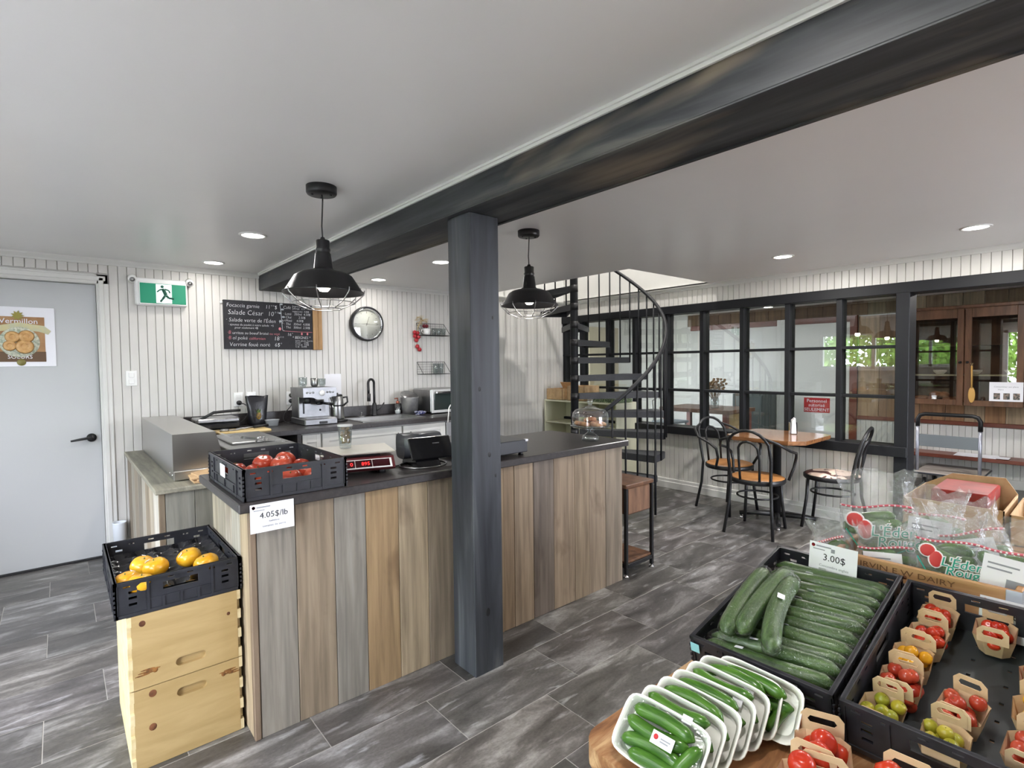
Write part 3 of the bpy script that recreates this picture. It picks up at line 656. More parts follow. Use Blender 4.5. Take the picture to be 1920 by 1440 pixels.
for i in range(22):
    a = rg.uniform(0, 6.28); c0 = Vector((2.945, YA-.05, 1.885)); e = c0+Vector((.075*cos(a), rg.uniform(-.02, .02), .05*sin(a))); mid = (c0+e)/2+Vector((rg.uniform(-.02, .02), -.02, rg.uniform(0, .03)))
    rf.tube([c0, mid, e], .002, 4)
for i in range(6): rf.tube([(2.94, YA-.05, 1.88), (2.90+rg.uniform(-.01, .01), YA-.06, 1.83), (2.885+rg.uniform(-.01, .01), YA-.05, 1.75)], .0022, 4)
obj('raffia_bow', rf, RF, t, True)
obj('string', MB().tube([(2.885, YA-.05, 1.77), (2.87, YA-.04, 1.68), (2.90, YA-.035, 1.56)], .002, 5), RF, t, True)
BERRY = pm('red_bauble', (158, 22, 34), (186, 50, 58), rough=.3, scale=20)
for x, z in ((2.86, 1.755), (2.895, 1.75), (2.862, 1.715), (2.905, 1.708), (2.88, 1.672), (2.89, 1.608), (2.915, 1.575)): obj('bauble', MB().ell((x, YA-.045, z), (.023, .02, .022), 14, 8), BERRY, t, True)
for x in (2.97, 3.0): obj('bauble', MB().ell((x, YA-.055, 1.825), (.022, .02, .02), 12, 8), pm('dark_bauble', (104, 20, 34), rough=.4), t, True)
obj('wall_note', MB().box(1.90, 2.06, YA-.016, YA-.0125, 1.06, 1.335), PAPER, label='white sheet of paper pinned to the wall behind the espresso machine', cat='paper')
# ================================================================== KITCHEN
ZT = .915
def handle_bar(m, x, y, z0, z1): m.rod((x, y-.03, z0), (x, y-.03, z1), .005, 8).rod((x, y, z0+.015), (x, y-.03, z0+.015), .004, 6).rod((x, y, z1-.015), (x, y-.03, z1-.015), .004, 6)
def cabinet(x0, x1, label, doors):
    t = thing('base_cabinet', label, 'cabinet', ((x0+x1)/2, 4.6, 0))
    obj('body', MB().box(x0, x1, 4.285, YA-.03, .1, .874, .002).box(x0+.01, x1-.01, 4.33, YA-.03, 0, .1), WHITE, t, True)
    for a, b, hx in doors:
        d = obj('door', MB().box(a+.003, b-.003, 4.262, 4.284, .11, .862, .002), WHITE, t, True)
        fr = MB()
        w_ = min(.06, (b-a)*.25)
        fr.box(a+.003, a+w_, 4.255, 4.263, .11, .862, .001).box(b-w_, b-.003, 4.255, 4.263, .11, .862, .001).box(a+w_, b-w_, 4.255, 4.263, .80, .862, .001).box(a+w_, b-w_, 4.255, 4.263, .11, .172, .001)
        obj('stile', fr, WHITE, d, True)
        if hx: hb = MB(); handle_bar(hb, hx, 4.255, .67, .81); obj('handle', hb, BLK, d, True)
cabinet(1.44, 1.60, 'narrow white kitchen cabinet at the end of the back counter', [(1.445, 1.595, None)])
cabinet(1.602, 2.335, 'white kitchen cabinet below the espresso machine with black bar handle', [(1.605, 2.33, 2.275)])
cabinet(2.337, 2.80, 'white kitchen cabinet below the sink with black bar handle', [(2.34, 2.795, 2.40)])
t = thing('kitchen_counter', 'charcoal laminate worktop along the beadboard wall with backsplash', 'worktop', (1.9, 4.6, .875))
ct = MB(); X0, X1, SX0, SX1, SY0, SY1 = .745, 3.42, 2.02, 2.60, 4.36, 4.74
ct.box(X0, SX0, 4.225, YA-.013, .877, ZT, .003).box(SX1, X1, 4.225, YA-.013, .877, ZT, .003).box(SX0, SX1, 4.225, SY0, .877, ZT).box(SX0, SX1, SY1, YA-.013, .877, ZT)
obj('worktop', ct, CTOP, t, True)
obj('backsplash', MB().box(X0, X1, YA-.034, YA-.013, ZT+.001, 1.015, .003), CTOP, label='low charcoal backsplash strip along the kitchen wall', cat='backsplash')
obj('side_panel', MB().box(1.405, 1.438, 4.25, YA-.03, 0, .876, .002), CTOP, t, True)
t = thing('kitchen_sink', 'steel drop-in sink in the dark worktop', 'sink', (2.3, 4.55, .75))
sk = MB(); sk.box(SX0, SX1, SY0, SY0+.01, .74, ZT).box(SX0, SX1, SY1-.01, SY1, .74, ZT).box(SX0, SX0+.01, SY0, SY1, .74, ZT).box(SX1-.01, SX1, SY0, SY1, .74, ZT).box(SX0, SX1, SY0, SY1, .73, .74)
obj('basin', sk, STEEL, t, True)
rm = MB(); e_ = .028
rm.box(SX0-e_, SX1+e_, SY0-e_, SY0, ZT, ZT+.006, .002).box(SX0-e_, SX1+e_, SY1, SY1+e_, ZT, ZT+.006, .002).box(SX0-e_, SX0, SY0, SY1, ZT, ZT+.006, .002).box(SX1, SX1+e_, SY0, SY1, ZT, ZT+.006, .002)
obj('rim', rm, STEEL, t, True)
t = thing('kitchen_faucet', 'tall black gooseneck faucet behind the sink', 'faucet', (2.35, 4.84, ZT))
FB = pm('matte_black_tap', (30, 30, 33), rough=.35)
obj('base', MB().lathe([(.03, 0), (.03, .01), (.024, .02), (.022, .11), (.016, .13)], 20), FB, t)
P = [(0, 0, .1), (0, 0, .20), (0, 0, .30)]+[(-.042+.042*cos(pi*i/10), -.05*(i/10), .31+.052*sin(pi*i/10)) for i in range(1, 11)]+[(-.085, -.054, .27), (-.087, -.058, .21)]
obj('spout', MB().tube(P, .012, 12), FB, t)
obj('spray_head', MB().tube([(-.087, -.067, .225), (-.089, -.069, .15)], .017, 12), FB, t)
obj('lever', MB().tube([(.02, 0, .055), (.06, -.005, .07), (.10, -.01, .125)], .007, 8, taper=[1.6, 1, .9]), FB, t)
# small things on the worktop
t = thing('soap_dispenser', 'clear soap bottle with copper pump beside the sink', 'bottle', (2.60, 4.83, ZT))
obj('bottle', MB().lathe([(.03, 0), (.032, .01), (.032, .085), (.02, .105), (.014, .11)], 18), CLEARG, t)
obj('soap', MB().lathe([(.027, .005), (.028, .04), (0, .04)], 16), WPL, t)
obj('pump', MB().lathe([(.018, .105), (.018, .13), (.006, .135), (.006, .165), (0, .165)], 14).tube([(0, 0, .162), (-.035, -.005, .158)], .006, 8), pm('copper', (160, 96, 78), rough=.35, metal=.7), t)
t = thing('metal_bucket', 'grey metal utensil bucket beside the toaster oven', 'bucket', (2.70, 4.76, ZT))
obj('pail', MB().lathe([(.075, 0), (.092, .165), (.095, .17), (.088, .168), (.072, .008), (0, .008)], 32), pm('galvanised', (150, 150, 150), (178, 178, 176), rough=.45, metal=.6, scale=12), t)
obj('lid', MB().lathe([(.09, 0), (.088, .006), (0, .008)], 30, M=Matrix.Translation((.01, .03, .185)) @ Matrix.Rotation(.5, 4, 'X')), STEELD, t)
cl = MB(); rg = random.Random(4)
for i in range(10): cl.tube([(rg.uniform(-.06, .06), rg.uniform(-.03, .03), .004+.003*i) for _ in range(4)], .005, 5)
obj('dish_cloth', cl, spots('blue_cloth', (60, 66, 140), (206, 208, 220), 60, .42, .58), loc=(2.72, 4.60, ZT+.003), label='crumpled blue and white dish cloth beside the bucket', cat='cloth')
t = thing('toaster_oven', 'stainless toaster oven half hidden by the timber post', 'toaster oven', (3.02, 4.7, ZT))
obj('body', MB().box(2.825, 3.25, 4.56, YA-.04, ZT+.015, 1.165, .01), STEEL, t, True)
obj('front_frame', MB().box(2.825, 3.25, 4.54, 4.56, ZT+.01, 1.165, .004), pm('light_steel', (212, 212, 208), rough=.35, metal=.8), t, True)
dd = obj('oven_door', MB().box(2.85, 3.15, 4.53, 4.541, .955, 1.12, .003), pm('oven_glass', (46, 56, 54), rough=.08), t, True)
obj('handle', MB().box(2.86, 3.14, 4.50, 4.52, 1.122, 1.142, .004), CHROME, dd, True)
for z in (1.135, 1.06, .98): obj('dial', MB().lathe([(.018, 0), (.016, .016), (0, .016)], 14, M=Matrix.Translation((3.20, 4.54, z)) @ Matrix.Rotation(pi/2, 4, 'X')), CHROME, t, True)
for x in (2.85, 3.22): obj('foot', MB().lathe([(.012, ZT), (.012, ZT+.016)], 10, (x, 4.6, 0)), BLK, t, True)
cable('power_cord', 'white cable looping down beside the timber post', [(3.0, 4.45, 1.0), (2.93, 4.33, 1.03), (2.83, 4.24, 1.0), (2.80, 4.21, .93), (2.795, 4.215, .86)], .006, WPL)
t = thing('undercounter_fridge', 'stainless undercounter fridge half hidden by the post', 'fridge', (3.1, 4.6, 0))
obj('body', MB().box(2.805, 3.40, 4.29, YA-.03, .05, .872, .004), STEELD, t, True); obj('fridge_door', MB().box(2.81, 3.395, 4.262, 4.289, .1, .86, .004), STEEL, t, True)
# espresso machine
t = thing('espresso_machine', 'stainless espresso machine with portafilter and drip tray', 'coffee machine', (1.67, 4.62, ZT))
obj('drip_tray', MB().box(-.14, .14, -.19, .16, 0, .055, .008), MACHST, t); obj('tray_grille', MB().box(-.12, .12, -.18, -.03, .054, .06, .002), STEELD, t)
obj('spill_float', MB().box(-.02, .05, -.195, -.18, .01, .03, .003), BLK, t)
obj('body', MB().box(-.135, .135, -.03, .15, .055, .25, .006), MACHST, t)
obj('head', MB().prism([(-.14, -.165), (.14, -.165), (.14, .15), (-.14, .15)], .235, .315), MACHST, t)
pn = MB().prism([(-.142, .24), (-.06, .232), (-.03, .215), (.06, .215), (.09, .232), (.142, .24), (.142, .305), (-.142, .305)], .165, .173, M=Matrix.Rotation(pi/2, 4, 'X'))
cp = obj('control_panel', pn, MACHST, t)
dl = Matrix.Rotation(pi/2, 4, 'X')
obj('gauge', MB().lathe([(.024, .173), (.024, .178), (0, .178)], 20, (.015, .268, 0), M=dl), WPL, cp)
for x in (-.11, -.085, -.06, .06, .085, .11): obj('button', MB().lathe([(.009, .173), (.008, .178), (0, .178)], 12, (x, .275, 0), M=dl), STEELD, cp)
obj('group_head', MB().lathe([(.034, .19), (.034, .235), (.03, .24)], 20, (.02, -.10, 0)), STEELD, t)
obj('portafilter', MB().lathe([(.02, .165), (.036, .172), (.036, .192)], 20, (.02, -.10, 0)).tube([(.02, -.13, .182), (.09, -.22, .172)], .012, 10, taper=[.8, 1.1]), BLKGLOSS, t)
obj('steam_wand', MB().tube([(.11, -.1, .235), (.115, -.13, .18), (.12, -.16, .10)], .005, 8), CHROME, t)
obj('grinder_outlet', MB().lathe([(.026, .18), (.03, .235)], 16, (-.085, -.10, 0)), BLK, t)
obj('water_slot', MB().box(-.10, -.085, -.034, -.029, .09, .19, .002), BLK, t); obj('key_hole', MB().lathe([(.009, 0), (0, .002)], 12, M=Matrix.Translation((.05, -.031, .115)) @ dl), BLK, t)
cup(1.60, 4.66, ZT+.316, 'clear glass jug on top of the espresso machine', .036, .085, CLEARG, False)
cup(1.70, 4.66, ZT+.316, 'grey steel milk jug on top of the espresso machine', .034, .075, STEELD, False)
cup(1.765, 4.65, ZT+.316, 'small glass cup on top of the espresso machine', .03, .07, CLEARG, False)
t = thing('milk_frother', 'steel milk frothing jug with black handle beside the espresso machine', 'jug', (1.885, 4.62, ZT))
obj('jug', MB().lathe([(.055, .02), (.058, .03), (.055, .15), (.05, .22), (.046, .225), (0, .225)], 26), STEEL, t); obj('base', MB().lathe([(.085, 0), (.085, .014), (.06, .02), (0, .02)], 28), BLK, t)
obj('lid', MB().lathe([(.048, .225), (.044, .24), (.012, .244), (.01, .255), (0, .255)], 22), BLK, t); obj('band', MB().lathe([(.058, .135), (.059, .15), (.057, .15)], 26, capb=False, capt=False), BLK, t)
obj('handle', MB().tube([(.045, -.01, .21), (.085, -.015, .215), (.09, -.015, .17), (.055, -.01, .14)], .009, 8), BLK, t)
t = thing('sink_stopper', 'small steel sink strainer on the worktop by the faucet', 'strainer', (2.19, 4.79, ZT))
obj('dish', MB().lathe([(.03, 0), (.042, .012), (.04, .014), (0, .006)], 20), STEEL, t); obj('knob', MB().lathe([(.004, .005), (.004, .04), (.009, .045), (0, .052)], 12), STEEL, t)
# coffee bag, tub, cutting board, knife, panini press
t = thing('coffee_bag', 'black stand-up coffee bag with a pineapple print, open at the top', 'coffee bag', (1.262, 4.80, ZT))
bg = MB(); n = 16; rings = []
for z, wx, wy in ((0, .062, .045), (.03, .066, .048), (.12, .075, .04), (.19, .085, .03), (.235, .09, .02), (.25, .092, .014)):
    rings.append([(wx*math.copysign(abs(cos(2*pi*i/n))**.6, cos(2*pi*i/n)), wy*math.copysign(abs(sin(2*pi*i/n))**.6, sin(2*pi*i/n)), z+.006*sin(5*i+z*30)*(z > .2)) for i in range(n)])
vs = [p for r_ in rings for p in r_]; fs = [(j*n+i, j*n+(i+1) % n, (j+1)*n+(i+1) % n, (j+1)*n+i) for j in range(len(rings)-1) for i in range(n)]
bg.add(vs, fs, True); bg.f.append(list(range(n))[::-1]); bg.sm.append(False); bg.mi.append(0)
obj('bag', bg, pm('black_foil', (22, 22, 26), (34, 34, 40), rough=.3, scale=12, bump=.5), t)
obj('print', MB().ell((.0, -.046, .085), (.02, .004, .03), 12, 8), spots('pineapple_print', (150, 120, 30), (90, 70, 40), 60, .4, .6), t)
obj('print_leaf', MB().prism([(-.012, .112), (.012, .112), (.02, .14), (.008, .125), (0, .145), (-.008, .125), (-.02, .14)], .043, .047, M=Matrix.Rotation(pi/2, 4, 'X')), STEM, t)
t = thing('plastic_tub', 'clear plastic deli tub in front of the coffee bag', 'tub', (1.345, 4.68, ZT))
obj('tub', MB().lathe([(.045, 0), (.055, .05), (.06, .052), (.053, .05), (.043, .004), (0, .004)], 24), clear('tub_plastic', (235, 238, 240), 1.45, .15, .05, milky=.35), t)
t = thing('prep_table', 'stainless sandwich prep table behind the tomato crate', 'prep table', (.92, 3.8, 0))
obj('body', MB().box(.76, 1.12, 3.36, 4.20, .05, .88, .004), STEELD, t, True); obj('table_top', MB().box(.745, 1.135, 3.34, 4.215, .88, .925, .004), STEEL, t, True)
obj('hinged_lid', MB().box(.80, 1.10, 3.62, 4.15, .925, .94, .004), STEEL, t, True)
obj('lid_handle', MB().tube([(.93, 3.60, .93), (.94, 3.57, .965), (.98, 3.57, .965), (.99, 3.60, .93)], .006, 8), CHROME, t, True)
t = thing('plastic_cover', 'curved clear plastic sneeze guard leaning from the steel warmer', 'cover', (.8, 3.5, .93)); cv = MB()
Q = [(.685+.40*u, 1.035-.10*u**.6, .02*sin(pi*u)) for u in [i/10 for i in range(11)]]
for k in range(10):
    a, b = Q[k], Q[k+1]; cv.quad((a[0], 3.44, a[1]), (b[0], 3.44, b[1]), (b[0], 3.60, b[1]+.004), (a[0], 3.60, a[1]+.004), smooth=True)
obj('sheet', cv, clear('sneeze_guard', (240, 240, 236), 1.5, .04, .12, milky=.06), t, True)
t = thing('food_warmer', 'long stainless steel warmer box on the low wooden counter', 'food warmer', (.57, 4.1, .78))
prof = [(.462, .80), (.735, .80), (.675, 1.04), (.462, 1.04)]
hb = MB().prism([(x, z) for x, z in prof], -4.86, -3.44, M=Matrix.Rotation(pi/2, 4, 'X'))
obj('hood', hb, WARMST, t, True)
obj('base', MB().box(.465, .73, 3.445, 4.85, .782, .80), STEELD, t, True); obj('front_rail', MB().box(.462, .735, 3.42, 3.44, .785, .835, .003), WARMST, t, True)
for y in (3.5, 4.75): obj('foot', MB().lathe([(.012, .775), (.012, .79)], 10, (.49, y, .005)), BLK, t, True)
rv = MB()
for y in (3.47, 3.56): rv.ell((.461, y, .81), (.002, .005, .005), 8, 6)
obj('rivet', rv, CHROME, t, True)
t = thing('paper_bags', 'folded kraft paper bags lying before the steel warmer', 'paper bag', (.62, 3.36, .78))
for k, (dx, a) in enumerate(((0, 0), (.012, .08), (-.006, -.05), (.02, .12))): obj('sheet', MB().box(-.085, .10, -.07, .07, .001+.014*k, .012+.014*k, .002, M=Matrix.Translation((dx, 0, 0)) @ Matrix.Rotation(a, 4, 'Z') @ Matrix.Rotation(-.05*k, 4, 'Y')), KRAFT, t)
t = thing('cutting_board', 'pale wooden cutting board on the dark worktop', 'cutting board', (1.03, 4.42, ZT))
obj('board', MB().box(-.16, .20, -.12, .10, 0, .018, .004), pm('maple', (216, 186, 120), (230, 204, 146), rough=.45, scale=4, stretch=(1, 8, 8)), t)
t = thing('serving_tongs', 'steel serving spatula with black handle on the cutting board', 'spatula', (1.08, 4.40, ZT+.02), .12)
obj('blade', MB().box(-.16, -.06, -.02, .02, 0, .006, .002).ell((-.16, 0, .005), (.035, .028, .012), 14, 8), STEEL, t); obj('shaft', MB().tube([(-.08, 0, .006), (.05, 0, .012)], .007, 8), STEEL, t); obj('handle', MB().tube([(.05, 0, .012), (.16, 0, .016)], .011, 10), BLK, t)
t = thing('panini_press', 'black panini press with raised bar handle against the wall', 'panini press', (.93, 4.72, ZT))
obj('lower_plate', MB().box(-.15, .15, -.13, .13, .015, .06, .008), BLKGLOSS, t); obj('upper_plate', MB().box(-.15, .15, -.13, .12, .064, .10, .01), STEELD, t)
obj('handle', MB().tube([(-.16, -.02, .065), (-.10, -.06, .10), (-.03, -.10, .145), (.06, -.10, .15), (.16, -.10, .152)], .011, 10), BLK, t)
for x in (-.12, .12):
    for y in (-.1, .1): obj('foot', MB().lathe([(.012, 0), (.012, .016)], 10, (x, y, 0)), BLK, t)
obj('foil_sheet', MB().box(-.05, .05, -.03, .03, 0, .006, .002).ell((0, 0, .008), (.045, .03, .012), 12, 8), CHROME, loc=(.88, 4.46, ZT), label='crumpled piece of foil beside the panini press', cat='foil')
t = thing('wooden_chair', 'wooden chair mostly hidden behind the timber post', 'chair', (2.75, 3.55, 0))
CW = pm('chair_wood', (150, 100, 60), (170, 118, 74), rough=.5, scale=4, stretch=(8, 8, 1))
obj('seat', MB().box(-.19, .19, -.19, .19, .63, .66, .008), pm('seat_leather', (86, 56, 42), rough=.45), t)
for x in (-.165, .165):
    obj('leg', MB().rod((x, -.165, 0), (x, -.165, .63), .017, 10), CW, t); obj('leg', MB().rod((x, .165, 0), (x, .165, .63), .017, 10), CW, t)
obj('backrest', MB().rod((-.165, .18, .6), (-.165, .2, .98), .014, 10).rod((.165, .18, .6), (.165, .2, .98), .014, 10).box(-.18, .18, .19, .21, .90, .98, .005), CW, t)
# ================================================================== COUNTERS
def plank_row(parent, edges, cols, fixed, z0, z1, axis, thick=.018, gap=.0022):
    for (a, b), c_ in zip(zip(edges[:-1], edges[1:]), cols):
        dz = random.uniform(-.002, .002); dp = random.uniform(-.0015, .0015)
        m = MB().box(a+gap/2, b-gap/2, fixed+dp, fixed+thick, z0+max(dz, 0), z1, .0015) if axis == 'x' else MB().box(fixed+dp, fixed+thick, a+gap/2, b-gap/2, z0+max(dz, 0), z1, .0015)
        o = obj('plank', m, BARN, parent, True); o.color = lin(c_)
mc = thing('service_counter', 'service counter clad in weathered barn boards with charcoal top', 'counter', (1.6, 2.45, 0))
obj('carcass', MB().box(.54, 2.715, 2.136, 2.74, .0, .875), pm('counter_core', (40, 38, 36), rough=.8), mc, True)
obj('countertop', MB().box(.474, 2.752, 2.075, 2.79, .878, ZT, .004), CTOP, mc, True)
ed = [.538, .682, .837, .975, 1.131, 1.283, 1.44, 1.59, 1.74, 1.814, 1.953, 2.11, 2.285, 2.413, 2.568, 2.733]
cl_ = [(154, 149, 141), (156, 141, 122), (153, 149, 142), (172, 146, 112), (182, 165, 140), (152, 139, 122), (168, 156, 136), (168, 148, 122), (162, 142, 118), (174, 156, 134), (132, 122, 113), (172, 154, 134), (168, 151, 130), (164, 148, 130), (156, 144, 129)]
plank_row(mc, ed, cl_, 2.114, 0, .878, 'x')
o = obj('corner_post', MB().box(.514, .537, 2.108, 2.134, 0, .878, .003), BARN, mc, True); o.color = lin((140, 122, 104))
plank_row(mc, [2.136, 2.25, 2.38, 2.50, 2.63, 2.74], [(186, 170, 144), (178, 176, 166), (196, 190, 178), (170, 164, 150), (176, 168, 150)], .516, 0, .878, 'y')
o = obj('end_panel', MB().box(2.716, 2.735, 2.134, 2.74, 0, .877, .002), BARN, mc, True); o.color = lin((176, 168, 156))
lc = thing('low_counter', 'low counter with weathered plank sides and grey wooden top by the door', 'counter', (.55, 4.1, 0))
obj('wood_top', MB().box(.352, .74, 3.245, YA-.013, .755, .78, .004), BARNTOP, lc, True)
plank_row(lc, [3.30, 3.48, 3.66, 3.86, 4.05, 4.26, 4.46, 4.68, 4.93], [(206, 204, 194), (188, 180, 162), (160, 148, 128), (196, 192, 180), (150, 144, 132), (170, 160, 142), (182, 178, 166), (150, 140, 124)], .37, 0, .755, 'y')
plank_row(lc, [.37, .40, .535, .64, .74], [(150, 136, 116), (146, 146, 138), (130, 130, 120), (140, 136, 124)], 3.28, 0, .755, 'x')
obj('carcass', MB().box(.39, .735, 3.30, YA-.03, .02, .754), pm('low_core', (52, 50, 46), rough=.8), lc, True)
obj('white_bin', MB().lathe([(.036, 0), (.043, .26), (.046, .27), (.04, .268), (.033, .01), (0, .01)], 20), pm('white_bin_plastic', (232, 238, 244), rough=.3), loc=(.303, YA-.085, 0), label='slim white plastic bin on the floor beside the door casing', cat='bin')
# ================================================================== CRATES AND PRODUCE
def slotwall(m, L_, H_, th, holes, M):
    """a thin crate side in local x(0..L), z(0..H) with rectangular through holes, split on a grid"""
    xs = sorted({0, L_, *[h[0] for h in holes], *[h[1] for h in holes]}); zs = sorted({0, H_, *[h[2] for h in holes], *[h[3] for h in holes]})
    for i in range(len(xs)-1):
        for k in range(len(zs)-1):
            cx, cz = (xs[i]+xs[i+1])/2, (zs[k]+zs[k+1])/2
            if any(h[0] < cx < h[1] and h[2] < cz < h[3] for h in holes): continue
            m.box(xs[i], xs[i+1], 0, th, zs[k], zs[k+1], M=M)
def crate_parts(t, W, D, H):
    """folding euro crate, W along x, D along y"""
    th = .012
    def holes(L_):
        h = [(L_/2-.055, L_/2+.055, H*.55, H*.55+.028)]
        for s_ in (-1, 1):
            for q in (.10, .16):
                c_ = L_/2+s_*(q if L_ < .5 else q+.04)
                h.append((c_-.010, c_+.010, H*.82, H*.82+.006))
            c_ = L_/2+s_*(L_/2-.055); h += [(c_-.012, c_+.012, H*.30, H*.30+.009), (c_-.012, c_+.012, H*.48, H*.48+.009), (c_-.012, c_+.012, H*.64, H*.64+.009)]
            h += [(L_/2+s_*.03-.01, L_/2+s_*.03+.01, H*.86, H*.86+.006)]
        return h
    sides = [(W, Matrix.Identity(4)), (W, Matrix.Translation((W, D, 0)) @ Matrix.Rotation(pi, 4, 'Z')), (D, Matrix.Translation((W, 0, 0)) @ Matrix.Rotation(pi/2, 4, 'Z')), (D, Matrix.Translation((0, D, 0)) @ Matrix.Rotation(-pi/2, 4, 'Z'))]
    for L_, M_ in sides:
        m = MB(); slotwall(m, L_, H, th*.5, holes(L_), M_ @ Matrix.Translation((0, .004, 0)))
        # ribs and panels standing proud
        m.box(0, L_, 0, th, H-.010, H, M=M_); m.box(0, L_, .001, th, 0, .012, M=M_)
        for x in (.004, .095, L_-.103, L_-.012): m.box(x, x+.008, 0, .006, .0, H-.01, M=M_)
        m.box(.104, L_-.104, 0, .006, H*.36, H*.40, M=M_)
        for x in (.14, L_/2-.004, L_-.148): m.box(x, x+.008, 0, .006, .012, H*.36, M=M_)
        obj('crate_side', m, PLBLK, t)
    tb = MB()
    for x in (-.001, W-.005):
        for k in range(6): tb.box(x, x+.006, -.003, .002, .012+k*(H-.03)/6, .012+k*(H-.03)/6+.008); tb.box(x, x+.006, D-.002, D+.003, .012+k*(H-.03)/6, .012+k*(H-.03)/6+.008)
    obj('hinge_teeth', tb, PLBLK, t, kind='stuff')
    fl_ = MB(); slotwall(fl_, W-.016, D-.016, .005, [(.05+.07*i, .05+.07*i+.009, .05+.075*j, .05+.075*j+.009) for i in range(int((W-.1)/.07)+1) for j in range(int((D-.1)/.075)+1)], Matrix.Translation((.008, .008, .009)) @ Matrix.Rotation(-pi/2, 4, 'X'))
    obj('crate_floor', fl_, pm('crate_floor_plastic', (50, 54, 56), rough=.45) if 'crate_floor_plastic' not in bpy.data.materials else bpy.data.materials['crate_floor_plastic'], t)
# --- meshes shared by fruit
def tomato_mesh(name, r, sq, mat, ribs=0, el=1):
    m = MB(); m.ell((0, 0, r*sq), (r, r*el, r*sq), 18, 10, fn=lambda d, ph, th: (1+ribs*cos(5*ph)*sin(th)) * (1-.22*max(0, d.z-.82)/.18))
    me = m.mesh(name); me.materials.append(mat); return me
def calyx_mesh(r, z):
    m = MB()
    for i in range(5):
        a = 2*pi*i/5; c_ = Vector((cos(a), sin(a), 0)); s_ = Vector((-sin(a), cos(a), 0)); b = Vector((0, 0, z))
        m.add([b+s_*r*.08, b+c_*r*.28+s_*r*.06+Vector((0, 0, .001)), b+c_*r*.5-Vector((0, 0, r*.03)), b+c_*r*.28-s_*r*.06+Vector((0, 0, .001)), b-s_*r*.08], [(0, 1, 2, 3, 4)])
    m.rod((0, 0, z-.002), (r*.05, 0, z+r*.16), r*.05, 6); me = m.mesh('stem'); me.materials.append(STEM); return me
class Fruit:
    def __init__(s, r, sq, mat, ribs=0, el=1, stem=True): s.me = tomato_mesh('tomato', r, sq, mat, ribs, el); s.st = calyx_mesh(r, r*sq*1.72) if stem else None; s.mat = mat
    def put(s, loc, label, group, rot=(0, 0, 0), M=None):
        if M: 
            MM = M @ Matrix.LocRotScale(Vector(loc), __import__('mathutils').Euler(rot), None); l, q, _ = MM.decompose(); loc, rot = l, q.to_euler()
        t = obj('tomato', s.me, s.mat, loc=loc, rot=rot, label=label, cat='tomato', group=group)
        if s.st: obj('stem', s.st, STEM, t)
        return t
# --- hive boxes and yellow tomato crate
def hive(z0, H, label, burn):
    t = thing('pine_box', label, 'wooden box', (.325, 2.47, z0))
    x0, x1, y0, y1 = .147, .503, 2.222, 2.76
    fr = MB(); hx0, hx1, hz = .285, .382, burn[3]-z0 if False else burn[3]
    M_ = Matrix.Translation((x0+.012, y0, z0))
    # front with a routed hand hold
    rx = (hx1-hx0)/2; cx = (hx0+hx1)/2; zz = hz
    fr.box(x0+.012, x1-.012, y0+.016, y0+.02, z0+.0005, z0+H-.0005)
    n = 20; rr_ = .016; st_ = [(cx+(rx-rr_)*(1 if cos(a) > 0 else -1)+rr_*cos(a), zz+rr_*sin(a)) for a in [2*pi*(i+.5)/n for i in range(n)]]
    out = [(x1-.012, z0+H) if 0 <= i < n/4 else (x0+.012, z0+H) if i < n/2 else (x0+.012, z0) if i < 3*n/4 else (x1-.012, z0) for i in range(n)]
    vs = [(x, y0, z) for x, z in st_]+[(x, y0, z) for x, z in out]+[(x, y0+.016, z) for x, z in st_]
    fs = []
    for i in range(n):
        j = (i+1) % n
        fs.append((n+i, n+j, j, i) if out[i] != out[j] else (n+i, j, i)); fs.append((i, j, 2*n+j, 2*n+i))
    fr.add(vs, fs)
    obj('front_panel', fr, PINE, t, True)
    obj('back_panel', MB().box(x0+.012, x1-.012, y1-.02, y1, z0+.001, z0+H-.001), PINE, t, True)
    for xa, xb in ((x0, x0+.02), (x1-.02, x1)): obj('side_panel', MB().box(xa, xb, y0+.02, y1-.02, z0+.001, z0+H-.001), PINED, t, True)
    n = 7
    for k in range(n):
        if k % 2 == 0:
            for xa, xb in ((x0, x0+.012), (x1-.012, x1)): obj('finger_joint', MB().box(xa, xb, y0+.0005, y0+.02, z0+H*k/n+.001, z0+H*(k+1)/n-.001), PINED, t, True)
    bx, bz = burn[0], burn[1]; kb = MB()
    for k in range(5): kb.ell((bx+(-.02+.008*k)*burn[2], y0, bz+.004*((k*7) % 5-2)), (.022, .0008, .003), 10, 5)
    kb.ell((bx+.018*burn[2], y0-.0002, bz-.002), (.008, .0012, .009), 12, 6); obj('burn_mark', kb, BURN, t, True)
    for x, z, r_ in burn[4]: obj('knot', MB().ell((x, y0, z), (r_, .0008, r_*1.1), 12, 6), KNOT, t, True)
hive(0.002, .286, 'lower pine hive box on the floor with rounded hand hold', (.455, .245, -1, .232, [(.213, .262, .012), (.21, .142, .012)]))
hive(.29, .262, 'upper pine hive box under the yellow tomato crate', (.205, .345, 1, .345, [(.19, .52, .010), (.46, .47, .006)]))
T0 = Matrix.Translation((.112, 2.222, .553))
cy_ = thing('produce_crate', 'black folding crate of yellow tomatoes on the pine boxes', 'crate', (.112, 2.222, .553)); crate_parts(cy_, .397, .56, .125)
tr = thing('fruit_tray', 'black moulded plastic fruit tray lining the yellow tomato crate', 'tray', (.31, 2.5, .595)); dm = MB(); nx, ny = 44, 60
def dz(x, y):
    px = (x*5/.365) % 1-.5; py = (y*7/.525) % 1-.5; d_ = math.hypot(px, py); return .03-.028*max(0, 1-(d_/.5)**2)
